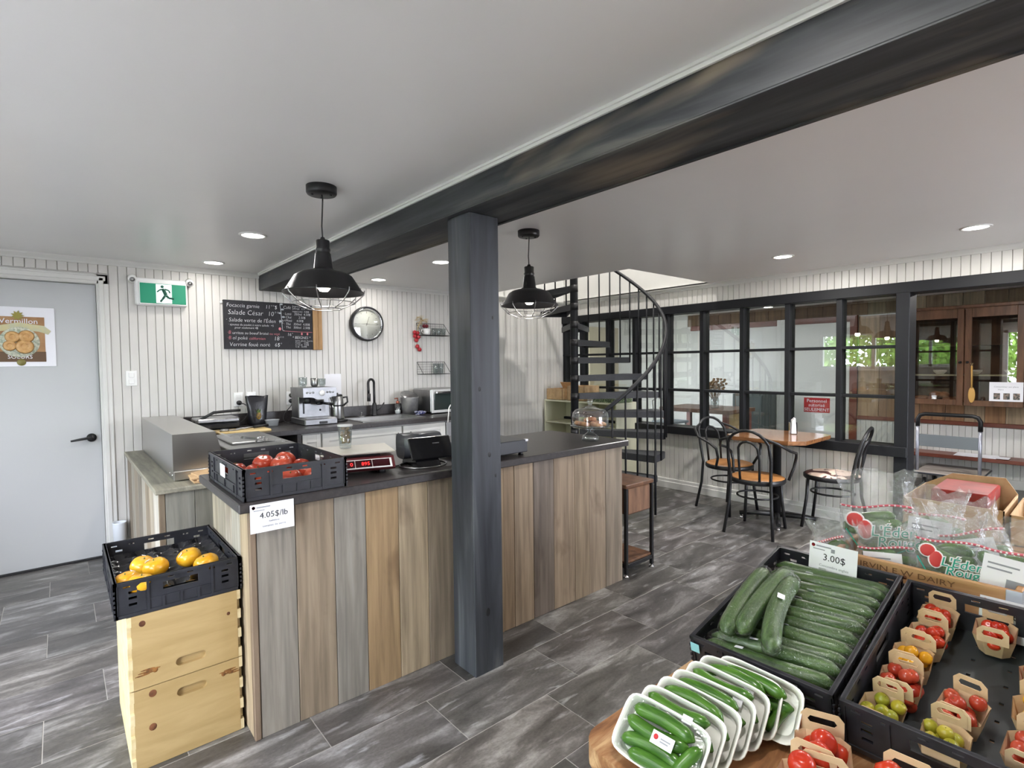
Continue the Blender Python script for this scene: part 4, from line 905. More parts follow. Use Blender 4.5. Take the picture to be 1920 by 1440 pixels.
vs = [(-.1825+.365*i/nx, -.2625+.525*j/ny, dz(.365*i/nx, .525*j/ny)+.012*max(0, (.365*i/nx)-.25)/.1) for j in range(ny+1) for i in range(nx+1)]
fs = [(j*(nx+1)+i, j*(nx+1)+i+1, (j+1)*(nx+1)+i+1, (j+1)*(nx+1)+i) for j in range(ny) for i in range(nx)]
dm.add(vs, fs, True); obj('liner', dm, pm('tray_film', (30, 30, 34), rough=.2), tr)
yt = Fruit(.044, .8, TOMY, .03)
for k, (x, y, z, lb) in enumerate([(.165, 2.32, .575, 'yellow tomato in the left corner of the crate'), (.215, 2.46, .58, 'yellow tomato with sticker, rear one of the touching pair'), (.262, 2.40, .58, 'yellow tomato, front one of the touching pair'),
                                   (.375, 2.42, .585, 'shiny round yellow tomato standing alone mid crate'), (.415, 2.30, .585, 'yellow tomato half hidden behind the crate front'), (.19, 2.262, .575, 'yellow tomato pressed against the crate front wall')]):
    tm = yt.put((x, y, z+.038), lb, 'yellow tomatoes in the crate', (.25*sin(k*2), -.2*cos(k), k)); 
    if k in (0, 1, 2, 3): obj('sticker', MB().box(-.009, .009, -.007, .007, 0, .0008, M=Matrix.Translation((.026, .012, .06)) @ Matrix.Rotation(.75, 4, 'Y')), PAPER, tm)
# --- red tomato crate on the counter
cr = thing('produce_crate', 'black folding crate of red tomatoes on the counter corner', 'crate', (.492, 2.09, ZT+.002)); crate_parts(cr, .395, .575, .118)
obj('crate_label', MB().box(-.0012, 0, -.04, .04, -.025, .025), PAPER, cr, loc=(-.001, .30, .075))
rt_ = Fruit(.045, .8, TOMO, .025); rg = random.Random(11)
for k, (x, y) in enumerate([(.56, 2.5), (.60, 2.40), (.64, 2.30), (.66, 2.44), (.72, 2.36), (.75, 2.46), (.80, 2.40), (.70, 2.20), (.79, 2.28), (.79, 2.17), (.59, 2.21), (.55, 2.32)]):
    rt_.put((x, y, ZT+.014+(.03 if k in (3, 4, 5) else 0)), ('red tomato heaped in the middle of the counter crate' if k in (3, 4, 5) else 'red tomato lying along the sides of the counter crate'), 'red tomatoes in the counter crate, ' + ('heaped' if k in (3, 4, 5) else 'along the sides'), (rg.uniform(-.5, .5), rg.uniform(-.5, .5), k))
def card(name, label, loc, rot, w_, h_, lines, parent=None, lean=0):
    t = thing(name, label, 'price card', loc, rot=rot)
    obj('card', MB().box(-w_/2, w_/2, -.0006, .0006, 0, h_), PAPER, t)
    obj('logo_dot', MB().lathe([(0, 0), (.006, 0)], 14, M=Matrix.Translation((-w_/2+.012, -.0009, h_-.012)) @ Matrix.Rotation(pi/2, 4, 'X')), RINK, t)
    obj('logo_text', MB().box(-w_/2+.022, -w_/2+.07, -.0011, -.0006, h_-.0145, h_-.010).box(-w_/2+.012, -w_/2+.05, -.0011, -.0006, h_-.025, h_-.022), GINK, t)
    for s_, z, sz, mt in lines: text('lettering', s_, sz, mt, t, (0.005, -.0012, z), (pi/2, 0, 0), 'CENTER', .0002)
    return t
card('price_card', 'white price card reading 4.05$/lb taped to the counter edge', (.587, 2.071, .80), (0, 0, 0), .155, .106, [('4.05$/lb', .052, .031, INK), ('Italienne', .035, .011, GINK), ('tomates de serre', .018, .012, GINK)])
# --- scale, jar, terminal, drawer, cake stand
t = thing('shop_scale', 'maroon digital shop scale with red figures and steel pan', 'scale', (1.055, 2.375, ZT), -.29)
MAR = pm('maroon_plastic', (96, 38, 42), rough=.4)
obj('body', MB().prism([(-.13, .018), (.13, .018), (.13, .075), (-.105, .075), (-.15, .03)], -.155, .155, M=Matrix.Rotation(pi/2, 4, 'X') @ Matrix.Rotation(pi/2, 4, 'Y')), MAR, t)
Mf = Matrix.Translation((0, -.139, .052)) @ Matrix.Rotation(-.79+.0, 4, 'X')
ds = obj('display', MB().box(-.14, .14, -.001, .003, -.024, .024, M=Mf), WPL, t)
RD = emit('red_digit', (255, 40, 40), 1.6); DSP = pm('display_red_dark', (52, 10, 18), rough=.15)
for a, b in ((-.136, -.025), (-.022, .05), (.053, .13)): obj('display_window', MB().box(a, b, -.003, 0, -.019, .019, M=Mf), DSP, ds)
def digit(s_, x): 
    o = text('figures', s_, .026, RD, ds, (0, 0, 0), (0, 0, 0), 'RIGHT', .0002); o.matrix_local = Mf @ Matrix.Translation((x, -.0042, -.010)) @ Matrix.Rotation(pi/2, 4, 'X')
digit('0', -.033); digit('895', .042)
obj('pan', MB().box(-.165, .165, -.11, .15, .09, .1, .005), pm('pan_steel', (214, 210, 200), rough=.3, metal=.35), t); obj('pan_support', MB().box(-.1, .1, -.06, .1, .07, .092), BLK, t)
for x in (-.1, .1):
    for y in (-.1, .1): obj('foot', MB().lathe([(.018, 0), (.016, .022)], 12, (x, y, 0)), BLK, t)
t = thing('jar_of_nuts', 'glass of pale nuts standing on the scale pan', 'jar', (1.035, 2.45, ZT+.101))
obj('glass', MB().lathe([(.027, 0), (.028, .02), (.034, .105), (.032, .105), (.026, .022), (0, .016)], 22), CLEARG, t); obj('lid', MB().lathe([(.036, .104), (.036, .112), (0, .113)], 22), clear('lid_plastic', (240, 238, 236), 1.45, .2, .05, milky=.5), t)
nu = MB(); rg = random.Random(8)
for k in range(60): 
    z = .024+.075*rg.random(); a = rg.uniform(0, 6.28); q = (.018+.06*(z-.02))*math.sqrt(rg.random()); nu.ell((q*cos(a), q*sin(a), z), (.0075, .006, .0065), 7, 5)
obj('nuts', nu, pm('nut_skin', (150, 104, 50), (206, 172, 112), rough=.5, scale=50), t, kind='stuff')
t = thing('paper_pile', 'loose white papers behind the tomato crate', 'paper', (.93, 2.70, ZT))
for k, a in enumerate((.2, -.15, .45)): obj('sheet', MB().box(-.09, .09, -.05, .05, .002+.006*k, .004+.006*k, M=Matrix.Rotation(a, 4, 'Z') @ Matrix.Rotation(.04*k, 4, 'Y')), PAPER, t)
obj('napkin', MB().ell((.02, 0, .025), (.06, .035, .02), 14, 8), PAPER, t)
t = thing('receipt_printer', 'dark grey payment terminal with printer roll beside the post', 'payment terminal', (1.36, 2.30, ZT), -.15)
obj('base_ring', MB().tube([(.13*cos(2*pi*i/28)*.9, .10*sin(2*pi*i/28)-.03, .004) for i in range(28)], .004, 6, True), STEELD, t)
obj('stand', MB().prism([(-.12, .0), (.10, .0), (.06, .09), (-.02, .09)], -.06, .06, M=Matrix.Rotation(pi/2, 4, 'X') @ Matrix.Rotation(pi/2, 4, 'Y')), BLKGLOSS, t)
pr_ = MB(); n = 20
for y0, y1 in ((-.085, .13),):
    sec = [(.062*math.copysign(abs(cos(2*pi*i/n))**.55, cos(2*pi*i/n)), .062*math.copysign(abs(sin(2*pi*i/n))**.55, sin(2*pi*i/n))) for i in range(n)]
    pr_.prism(sec, 0, .2, M=Matrix.Translation((-.09, .045, .092)) @ Matrix.Rotation(pi/2, 4, 'Y'), smooth=True)
obj('printer_body', pr_, GREYPL, t)
obj('tablet', MB().box(-.10, .12, -.006, .006, -.055, .06, .004, M=Matrix.Translation((.02, -.06, .085)) @ Matrix.Rotation(-.5, 4, 'X')), BLKGLOSS, t)
obj('logo', MB().box(.02, .055, -.0075, -.006, .02, .025, M=Matrix.Translation((.02, -.06, .085)) @ Matrix.Rotation(-.5, 4, 'X')), STEELD, t)
cable('power_cord', 'black cable on the counter between scale and payment terminal', [(1.20, 2.33, ZT+.005), (1.23, 2.31, ZT+.005), (1.27, 2.33, ZT+.005), (1.32, 2.36, ZT+.005)], .004, BLK)
t = thing('cash_drawer', 'dark grey cash drawer on small feet to the right of the post', 'cash drawer', (1.75, 2.33, ZT))
obj('body', MB().box(1.56, 1.925, 2.125, 2.54, .932, 1.0, .004), GREYPL, t, True)
for x in (1.6, 1.895):
    for y in (2.15, 2.5): obj('foot', MB().lathe([(.014, 0), (.011, .018)], 10, (x, y, ZT)), BLK, t, True)
obj('sticker', MB().box(1.908, 1.926, 2.123, 2.14, .99, 1.001), PAPER, t, True)
t = thing('cake_stand', 'clear glass domed cake stand with pastries at the counter end', 'cake stand', (2.565, 2.235, ZT))
obj('foot', MB().lathe([(.05, 0), (.056, .012), (.05, .03), (.03, .045), (.02, .052), (.02, .062), (.03, .068), (.022, .075), (.03, .084)], 30), CLEARG, t)
obj('plate', MB().lathe([(.03, .084), (.118, .086), (.128, .1), (.125, .102), (.115, .092), (0, .091)], 40), CLEARG, t)
obj('dome', MB().lathe([(.114, .094), (.116, .15), (.112, .175), (.095, .197), (.05, .21), (.028, .214)], 40, capb=False, capt=False), CLEARG, t)
obj('knob', MB().lathe([(.034, .212), (.036, .217), (.018, .222), (.010, .228), (.018, .24), (.021, .25), (.017, .262), (0, .268)], 20), CLEARG, t)
PAS = pm('pastry_glaze', (176, 104, 62), (222, 166, 116), rough=.35, scale=30, rnd=True)
pme = MB().lathe([(.012, .008), (.018, .002), (.03, 0), (.04, .006), (.042, .016), (.036, .026), (.026, .028), (.014, .022), (.012, .008)], 20, capb=False, capt=False).mesh('doughnut'); pme.materials.append(PAS)
for k, (dx, dy, dz_) in enumerate([(-.06, .0, 0), (-.01, -.055, 0), (.055, -.03, 0), (.04, .045, 0), (-.035, .055, 0), (0, 0, .025)]):
    obj('doughnut', pme, PAS, loc=(2.565+dx, 2.235+dy, ZT+.093+dz_), rot=(.25*sin(k), .25*cos(k*2), k), label='glazed brown doughnut under the glass cake dome', cat='doughnut', group='doughnuts in the cake stand')
# ================================================================== PRODUCE DISPLAY
dt = thing('display_table', 'worn brown wooden display table with rounded corners under the produce', 'table', (1.9, .2, 0)); ZD = .45
def rrect(x0, x1, y0, y1, r, n=5):
    p = []
    for cx, cyy, a0 in ((x1-r, y1-r, 0), (x0+r, y1-r, pi/2), (x0+r, y0+r, pi), (x1-r, y0+r, 3*pi/2)):
        p += [(cx+r*cos(a0+pi/2*i/n), cyy+r*sin(a0+pi/2*i/n)) for i in range(n+1)]
    return p
obj('table_top', MB().prism(rrect(.975, 3.16, -.75, .90, .07), ZD-.055, ZD), WORN, dt, True)
obj('apron', MB().box(1.02, 3.05, -.7, .85, .30, ZD-.055, .004), BROWNW, dt, True)
obj('notice', MB().box(-.001, .001, -.045, .045, -.05, .045), PAPER, dt, loc=(1.015-1.9, .78-.2, .34))
for x in (1.06, 3.0):
    for y in (-.65, .80): obj('leg', MB().box(x-.04, x+.04, y-.04, y+.04, 0, .30, .005), BROWNW, dt, True)
TILT = math.atan2(.131, .615)
MT = Matrix.Translation((1.44, .458, .462)) @ Matrix.Rotation(-TILT, 4, 'Y')
q_ = MT.to_euler()
def prop(x, y0, y1, label): 
    obj('support_block', MB().box(x-.03, x+.03, y0, y1, ZD, ZD+.012+(x-.03-1.44)*math.tan(TILT)-.004, .003), WORN, label=label, cat='wooden block')
prop(1.98, .50, .82, 'hidden wooden block propping the cucumber crate'); prop(1.97, .09, .41, 'hidden wooden block propping the tomato basket crate')
cc = thing('produce_crate', 'black folding crate of wrapped cucumbers tilted on the display table', 'crate', MT.translation, rot=q_); crate_parts(cc, .628, .388, .128)
obj('crate_label', MB().box(-.0012, 0, -.014, .014, -.014, .014), pm('blue_label', (150, 210, 220), rough=.6), cc, loc=(-.001, .372, .095))
MT2 = Matrix.Translation((1.435, .055, .462)) @ Matrix.Rotation(-TILT, 4, 'Y')
c2 = thing('produce_crate', 'black folding crate of cherry tomato baskets tilted on the display table', 'crate', MT2.translation, rot=MT2.to_euler()); crate_parts(c2, .62, .388, .128)
def cuke_mesh(name, L_, r, bend, mat, n=14, m=12):
    mb = MB(); P = []; tp = []
    for i in range(n+1):
        u = i/n; x = -L_/2+L_*u; P.append((x, bend*(4*u*(1-u)-.6), 0)); e = min(u, 1-u)*L_; tp.append(max(.18, min(1, math.sqrt(max(0, 1-(1-min(e/(r*1.8), 1))**2)))))
    mb.tube(P, r, m, taper=tp); me = mb.mesh(name); me.materials.append(mat); return me
def wrap_mesh(L_, r, bend):
    mb = MB(); P = []; tp = []; n = 18
    for i in range(n+1):
        u = i/n; x = -L_/2-.012+(L_+.024)*u; P.append((x, bend*(4*u*(1-u)-.6), 0)); e = min(u, 1-u)*L_; tp.append(max(.3, min(1, math.sqrt(max(0, 1-(1-min(e/(r*1.6), 1))**2))))*(1.035+.018*sin(i*2.4)))
    mb.tube(P, r, 12, taper=tp); me = mb.mesh('wrap'); me.materials.append(WRAP); return me
ek = [(cuke_mesh('cucumber', .345, .0235, b, CUKED), wrap_mesh(.345, .0235, b)) for b in (.012, -.010, .02)]
stk = MB().box(-.011, .011, -.009, .009, 0, .0008).mesh('sticker'); stk.materials.append(PAPER)
def place(M, loc, rot):
    from mathutils import Euler
    MM = M @ Matrix.LocRotScale(Vector(loc), Euler(rot), None); l, q, _ = MM.decompose(); return l, q.to_euler()
def ecuke(M, loc, rot, label, k, sticker=True):
    a, b = ek[k % 3]; l, e = place(M, loc, rot)
    t = obj('cucumber', a, CUKED, loc=l, rot=e, label=label, cat='cucumber', group='wrapped cucumbers in the tilted crate'); obj('wrap', b, WRAP, t)
    if sticker: obj('sticker', stk, PAPER, t, loc=(.07-.02*(k % 4), 0, .0245), rot=(.35, 0, .1))
    return t
for k in range(11):
    ecuke(MT, (.06+.0505*k, .192, .088+.004*(k % 2)), (.1*k, 0, pi/2+.10+.05*sin(k*1.7)), 'wrapped cucumber lying across the tilted crate, %s from the front' % ORD[k], k)
for k in range(9): ecuke(MT, (.07+.058*k, .195, .042), (0, 0, pi/2+.04*sin(k)), 'wrapped cucumber in the hidden bottom layer of the tilted crate', k, False)
for k, (x, y, a, z) in enumerate([(.235, .325, .12, .145), (.255, .275, .05, .150), (.225, .215, .22, .150)]):
    t = ecuke(MT, (x, y, z), (0, .02, a), 'large wrapped cucumber laid lengthwise on top of the crate, %s' % ('outermost at the crate wall', 'middle of the three', 'innermost and most curved')[k], 2 if k == 2 else 0, k == 2); t.scale = (1.12, 1.15, 1.15)
c3_ = card('price_card', 'white price card reading 3.00$ standing in the cucumber crate', (2.0, .655, .668), (-.12, 0, -pi/2-.06), .152, .102, [('3.00$', .045, .032, INK), ('Concombre anglais', .022, .012, GINK)])
obj('crest', MB().box(-.006, .006, -.0011, -.0006, .075, .088), GINK, c3_)
# foam trays of small cucumbers, leaning
sk_ = [cuke_mesh('cucumber', .165, .0175, b, CUKE) for b in (.008, -.012, .016)] + [cuke_mesh('cucumber', .10, .0165, .006, CUKE)]
def foam_tray_mesh():
    m = MB(); prof = [(0.0, .62, .60), (.004, .80, .74), (.022, 1.0, 1.0), (.024, 1.03, 1.05), (.020, 1.03, 1.05), (.001, .80, .73)]
    W2, D2 = .11, .068; n = 24; R_ = []
    for z, a, b in [(0, .86, .80), (.022, .99, .985), (.0245, 1.03, 1.05), (.021, 1.035, 1.055), (.018, 1.0, 1.0), (-.004, .88, .82)]:
        R_.append([(W2*a*math.copysign(abs(cos(2*pi*(i+.5)/n))**.35, cos(2*pi*(i+.5)/n)), D2*b*math.copysign(abs(sin(2*pi*(i+.5)/n))**.35, sin(2*pi*(i+.5)/n)), z) for i in range(n)])
    vs = [p for r_ in R_ for p in r_]; m.add(vs, [(j*n+i, j*n+(i+1) % n, (j+1)*n+(i+1) % n, (j+1)*n+i) for j in range(len(R_)-1) for i in range(n)], True)
    m.f += [list(range(n)), list(range((len(R_)-1)*n, len(R_)*n))]; m.sm += [False]*2; m.mi += [0]*2
    me = m.mesh('tray_shell'); me.materials.append(FOAM); return me
ftm = foam_tray_mesh()
film = MB().box(-.1, .1, -.062, .062, .024, .0245).mesh('film'); film.materials.append(clear('cling_film', (246, 248, 246), 1.45, .08, .03, bump=.35, bscale=22))
lab_me = MB().box(-.028, .028, -.014, .014, 0, .0007).mesh('label'); lab_me.materials.append(PAPER)
NM = ['nearest the table corner', 'second from the table corner', 'third from the table corner', 'fourth from the table corner', 'fifth from the table corner', 'leaning on the crate']
for k in range(7):
    x = 1.055+.058*k; y = .70-.008*k+(0.0 if k < 6 else -.06)
    if k == 6: x, y = 1.372, .62
    lean = radians(46+2.5*k)
    # tray frame: local x across (world -y), local y up the slope, local z out of the tray toward the viewer
    Mx = Matrix.Translation((x, y, ZD+.012+.066*sin(lean))) @ Matrix(((0, cos(lean), -sin(lean), 0), (-1, 0, 0, 0), (0, sin(lean), cos(lean), 0), (0, 0, 0, 1))) @ Matrix.Rotation(.04*sin(k*3), 4, 'Z')
    nm = NM[k] if k < 6 else 'half hidden beside the tomato basket'
    t = thing('foam_tray', 'white foam tray of small cucumbers, ' + nm, 'tray', Mx.translation, rot=Mx.to_euler())
    obj('tray_shell', ftm, FOAM, t); 
    if k == 0: obj('film', film, None, t)
    lay = [(-.005, .040, .006, 0, 0), (-.012, .008, .004, .05, 1), (-.01, -.024, .0, .08, 2), (.02, -.05, .0, .02, 0)] if k in (0,) else [(-.005, .038, .02, .02, k % 3), (.01, .005, .0, .05, (k+1) % 3), (.06, -.02, .0, 1.2, 3), (-.07, -.02, .004, 1.3, 3)]
    if k == 0: lay += [(.075, -.01, .002, 1.15, 3)]
    for j, (cx, cyy, cz, a, mi) in enumerate(lay):
        l, e = place(Mx, (cx, cyy, .0175+cz), (0, 0, a)); o = obj('cucumber', sk_[mi], CUKE, loc=l, rot=e, label='small cucumber, ' + ('topmost', 'second from top', 'third from top', 'fourth from top', 'slanting one')[j] + ' in the foam tray ' + nm, cat='cucumber', group='small cucumbers in the foam tray ' + nm)
        if mi == 3: o.scale = (.9, 1, 1)
    if k in (0, 1, 4, 5):
        lb = obj('label', lab_me, PAPER, t, loc=((.02, .0, .046), (.035, .03, .058), (0, 0, .03), (0, 0, .03), (.05, .02, .056), (.045, .02, .056))[k], rot=(0, 0, .02)); lb.scale = (1, 1, 1) if k == 0 else (.45, .6, 1)
        if k == 0: obj('logo_dot', MB().lathe([(0, .0012), (.006, .0012), (.006, .0006)], 14), RINK, lb, loc=(-.017, .002, 0)); obj('logo_text', MB().box(-.005, .02, .001, .004, .0006, .0011).box(-.005, .016, -.005, -.002, .0006, .0011), GINK, lb)
# kraft baskets
def basket_meshes(w_=.06, d_=.045, h=.055, hh=.045):
    def oct_(a, b, c_): return [(a, -b+c_), (a, b-c_), (a-c_, b), (-a+c_, b), (-a, b-c_), (-a, -b+c_), (-a+c_, -b), (a-c_, -b)]
    m = MB(); lo = oct_(w_*.72, d_*.72, .016); hi = oct_(w_, d_, .022)
    for s_ in (1, .97):
        m.add([(x*s_, y*s_, .001+(1-s_)*.05) for x, y in lo]+[(x*s_, y*s_, h) for x, y in hi], [(i, (i+1) % 8, 8+(i+1) % 8, 8+i) for i in range(8)])
    m.f.append(list(range(8))[::-1]); m.sm.append(False); m.mi.append(0); o = len(m.v)-16; m.f.append([o+i for i in range(8)]); m.sm.append(False); m.mi.append(0)
    hs = []
    for sx in (-1, 1):
        hm = MB(); ww_ = d_-.012; x = sx*w_; ot = []; inn = []
        pts_o = [(-ww_, h-.004), (ww_, h-.004), (ww_, h+hh-.014), (ww_-.012, h+hh), (-ww_+.012, h+hh), (-ww_, h+hh-.014)]
        zc = h+hh*.52; pts_i = [(-ww_*.55, zc-.007), (ww_*.55, zc-.007), (ww_*.68, zc), (ww_*.55, zc+.009), (-ww_*.55, zc+.009), (-ww_*.68, zc)]
        lean_ = lambda z: sx*(w_+.10*(z-h)*0)
        for dx in (-.0008, .0008):
            vs = [(lean_(z)+dx, y, z) for y, z in pts_o]+[(lean_(z)+dx, y, z) for y, z in pts_i]
            hm.add(vs, [(i, (i+1) % 6, 6+(i+1) % 6, 6+i) for i in range(6)])
        hm.add([(lean_(z)+dx, y, z) for dx in (-.0008, .0008) for y, z in pts_o], [(i, (i+1) % 6, 6+(i+1) % 6, 6+i) for i in range(6)])
        hm.add([(lean_(z)+dx, y, z) for dx in (-.0008, .0008) for y, z in pts_i], [(i, (i+1) % 6, 6+(i+1) % 6, 6+i) for i in range(6)])
        me = hm.mesh('handle'); me.materials.append(KRAFTL); hs.append(me)
    me = m.mesh('basket_body'); me.materials.append(KRAFTL); return me, hs
bsk = basket_meshes(); bskL = basket_meshes(.078, .058, .06, .05)
cherry = {'r': Fruit(.0165, .95, TOMR, 0, 1, True), 'o': Fruit(.0175, 1.05, TOMO, 0, 1, True), 'y': Fruit(.0165, 1.0, TOMY, 0, 1, False), 'g': Fruit(.0165, 1.0, TOMG, 0, 1, True), 'R': Fruit(.0285, .98, TOMR, 0, 1, False)}
COLN = {'r': 'red', 'o': 'red', 'y': 'yellow', 'g': 'green-tinged yellow', 'R': 'large red'}
def basket(M, loc, rz, kind, where, big=False):
    l, e = place(M, loc, (0, 0, rz)); nm = 'kraft card basket of %s tomatoes, %s' % (COLN[kind], where)
    t = thing('tomato_basket', nm, 'basket', l, rot=e); b_, h_ = bskL if big else bsk
    obj('basket_body', b_, KRAFTL, t); [obj('handle', x, KRAFTL, t) for x in h_]
    MM = Matrix.LocRotScale(l, e, None); rg = random.Random(sum(map(ord, where))); fr = cherry[kind]
    if big: P = [(-.035, -.02, .012), (.03, -.02, .012), (-.03, .028, .012), (.035, .025, .012), (0, .0, .05), (-.045, .0, .045), (.04, .012, .052)]
    else: P = [(x, y, .010) for x in (-.024, 0, .024) for y in (-.013, .013)]+[(-.036, 0, .034), (-.012, -.018, .036), (-.012, .018, .034), (.014, .0, .040), (.036, .016, .034), (.036, -.017, .034)]
    for p in P:
        p = (p[0]+rg.uniform(-.003, .003), p[1]+rg.uniform(-.003, .003), p[2]+rg.uniform(0, .003))
        fr.put(p, COLN[kind]+' cherry tomato in the basket '+where if not big else 'plump red tomato in the basket '+where, 'tomatoes in the basket '+where, (rg.uniform(-1, 1), rg.uniform(-1, 1), rg.uniform(0, 6)), MM)
B0 = .018
for x, y, kd, w_ in [(.55, .30, 'r', 'at the rear corner of the crate'), (.44, .305, 'r', 'second from the rear along the crate wall'), (.325, .315, 'y', 'in the middle of the crate wall row'), (.215, .315, 'o', 'just before the front pair of the wall row'), (.085, .325, 'g', 'tucked in the front corner of the crate'),
                     (.555, .175, 'r', 'at the crate rear under the leaning paper'), (.20, .19, 'o', 'with a free handle at the centre of the crate'), (.075, .20, 'g', 'centre of the front crate wall'),
                     (.52, .065, 'r', 'rear of the outer row'), (.395, .065, 'r', 'second of the outer row'), (.27, .065, 'y', 'third of the outer row'), (.14, .065, 'o', 'front of the outer row')]:
    basket(MT2, (x, y, B0), random.uniform(-.12, .12), kd, w_)
t = card('price_card', 'pinkish price sheet leaning inside the tomato basket crate', place(MT2, (.60, .12, .02), (0, 0, 0))[0], (-.30, 0, -pi/2), .2, .11, [('6.75$', .06, .03, INK)])
MI = Matrix()
basket(MI, (1.30, .44, ZD), .35, 'R', 'standing below the join of the two crates', True)
basket(MI, (1.275, .285, ZD), .06, 'R', 'foremost by the crate front', True)
basket(MI, (1.165, .43, ZD), .12, 'R', 'at the bottom edge next to the foam trays', True)
basket(MI, (1.27, .13, ZD), .0, 'R', 'at the outer end of the front row', True)
# wooden dairy crate with bags
t = thing('wooden_crate', 'old wooden dairy crate with faded lettering and metal corners', 'crate', (2.3, .40, ZD)); CRW = pm('crate_wood', (170, 124, 80), (198, 156, 110), rough=.6, scale=3, stretch=(9, 1.2, 6), detail=6, dist=.6)
for a in ((2.10, 2.118, .19, .69), (2.52, 2.538, .19, .69)): obj('side_board', MB().box(a[0], a[1], a[2], a[3], ZD+.02, .727, .003), CRW, t, True)
for y in (.19, .672): obj('end_board', MB().box(2.118, 2.52, y, y+.018, ZD+.02, .727, .003), CRW, t, True)
obj('crate_base', MB().box(2.11, 2.53, .2, .68, ZD+.001, ZD+.03), CRW, t, True)
obj('metal_corner', MB().box(2.096, 2.10, .188, .225, ZD+.05, .729, .001).box(2.098, 2.12, .186, .19, ZD+.05, .729, .001), pm('zinc', (176, 182, 188), rough=.4, metal=.7), t, True)
obj('metal_corner', MB().box(2.096, 2.10, .655, .692, ZD+.05, .729, .001), bpy.data.materials['zinc'], t, True)
nl = MB()
for y, z in ((.21, .705), (.47, .69), (.30, .675)): nl.ell((2.099, y, z), (.002, .006, .006), 10, 6)
obj('nail', nl, KNOT, t, True)
text('stencil', 'IRVIN E.W DAIRY', .026, pm('faded_stencil', (112, 78, 48), rough=.8), t, (2.0985-2.3, .60-.40, .695-ZD), (pi/2, 0, -pi/2), 'LEFT', .0002, 1.3)
def pmat(name, c): return bpy.data.materials.get(name) or pm(name, c, rough=.5)
def bag(x, y, z, rx, ry, rz, w_, h_, label, brand, seed):
    t = thing('produce_bag', label, 'produce bag', (x, y, z), rot=(rx, ry, rz)); rg = random.Random(seed); n = 28; R_ = []
    for z_, a, b in ((0, .72, .6), (.02, .95, 1), (h_*.2, 1.0, 1.12), (h_*.42, 1.0, 1.0), (h_*.56, .92, .7), (h_*.66, .86, .42), (h_*.74, .86, .30), (h_*.86, .92, .3), (h_, 1.02, .2)):
        jt = .003 if z_ < h_*.5 else .009
        R_.append([(a*w_/2*math.copysign(abs(cos(2*pi*i/n))**.7, cos(2*pi*i/n))+rg.uniform(-jt, jt), b*.042*math.copysign(abs(sin(2*pi*i/n))**.8, sin(2*pi*i/n))+rg.uniform(-jt, jt), z_+rg.uniform(-jt, jt)*(z_ > .03)+(.014*sin(i*1.9) if z_ >= h_ else 0)) for i in range(n)])
    m = MB(); m.add([p for r_ in R_ for p in r_], [(j*n+i, j*n+(i+1) % n, (j+1)*n+(i+1) % n, (j+1)*n+i) for j in range(len(R_)-1) for i in range(n)], False)
    obj('film', m, BAGPL, t)
    for k in range(9):
        c_ = (rg.uniform(-.22, .22)*w_, -.018+.018*(k % 3), h_*(.07+.05*k)); a = rg.uniform(-.45, .45)
        cm = obj('vegetable', sk_[k % 3], CUKE, t, loc=c_, rot=(rg.uniform(0, 3), a, rg.uniform(-.1, .1))); cm.scale = (.72*w_/.2, 1.1, 1.1)
    yy = -.05; zb = h_*.62
    f_ = lambda u: -.030-.008*cos(u/w_*pi)
    obj('seal_band', MB().tube([(u, f_(u), zb+.006*sin(u*30)) for u in [w_*(-.45+.1*k) for k in range(10)]], .0042, 6), pmat('pink_print', (206, 96, 112)), t)
    sd = MB()
    for k in range(14): u = w_*(-.44+.88*k/13); sd.ell((u, f_(u)-.0035, zb+.006*sin(u*30)), (.0034, .0015, .003), 6, 4)
    obj('seal_dots', sd, pmat('white_print', (244, 236, 238)), t, kind='stuff')
    if brand:
        TE = pmat('teal_print', (40, 160, 136)); RP = pmat('coral_print', (208, 66, 66)); PW = pmat('white_print', (244, 236, 238))
        s_ = w_/.22
        lg = obj('fruit_logo', MB().ell((-w_*.27, yy, h_*.47), (.024*s_, .003, .023*s_), 14, 8).ell((-w_*.15, yy-.001, h_*.37), (.021*s_, .003, .030*s_), 14, 8), RP, t)
        obj('logo_outline', MB().ell((-w_*.27, yy+.001, h_*.47), (.028*s_, .003, .027*s_), 14, 8).ell((-w_*.15, yy, h_*.37), (.025*s_, .003, .034*s_), 14, 8), PW, lg)
        for tx, z_, dx in (("L'\u00c9den", .31, -.02), ('Rouge', .20, -.005)):
            text('brand_name', tx, .046*s_, TE, t, (dx*s_, yy-.0065, h_*z_), (pi/2, 0, 0), 'LEFT', .0004, 1, .15)
            text('brand_outline', tx, .046*s_, PW, t, (dx*s_, yy-.0045, h_*z_), (pi/2, 0, 0), 'LEFT', .0003, 1, .15, .003)
        obj('swoosh', MB().tube([(-w_*.40, yy+.012, h_*.36), (-w_*.24, yy, h_*.15), (w_*.1, yy-.002, h_*.10), (w_*.4, yy+.012, h_*.20)], .0024, 6), TE, t)
    else:
        wp = obj('paper_insert', MB().box(-w_*.36, w_*.26, yy, yy+.001, h_*.10, h_*.55), PAPER, t)
        obj('insert_print', MB().box(-w_*.05, w_*.18, yy-.0006, yy, h_*.16, h_*.30).box(-w_*.3, 0, yy-.0006, yy, h_*.38, h_*.40).box(-w_*.3, w_*.08, yy-.0006, yy, h_*.44, h_*.46), GINK, wp)
    return t
RZ = -pi/2+.2
bag(2.30, .585, .66, -.06, -.10, RZ, .25, .335, 'tall produce bag with coral fruit logo and teal lettering, leaning left in the wooden crate', True, 1)
bag(2.39, .47, .69, -.12, .10, RZ+.1, .20, .25, 'produce bag with green leaves showing, behind the tall logo bag', False, 2)
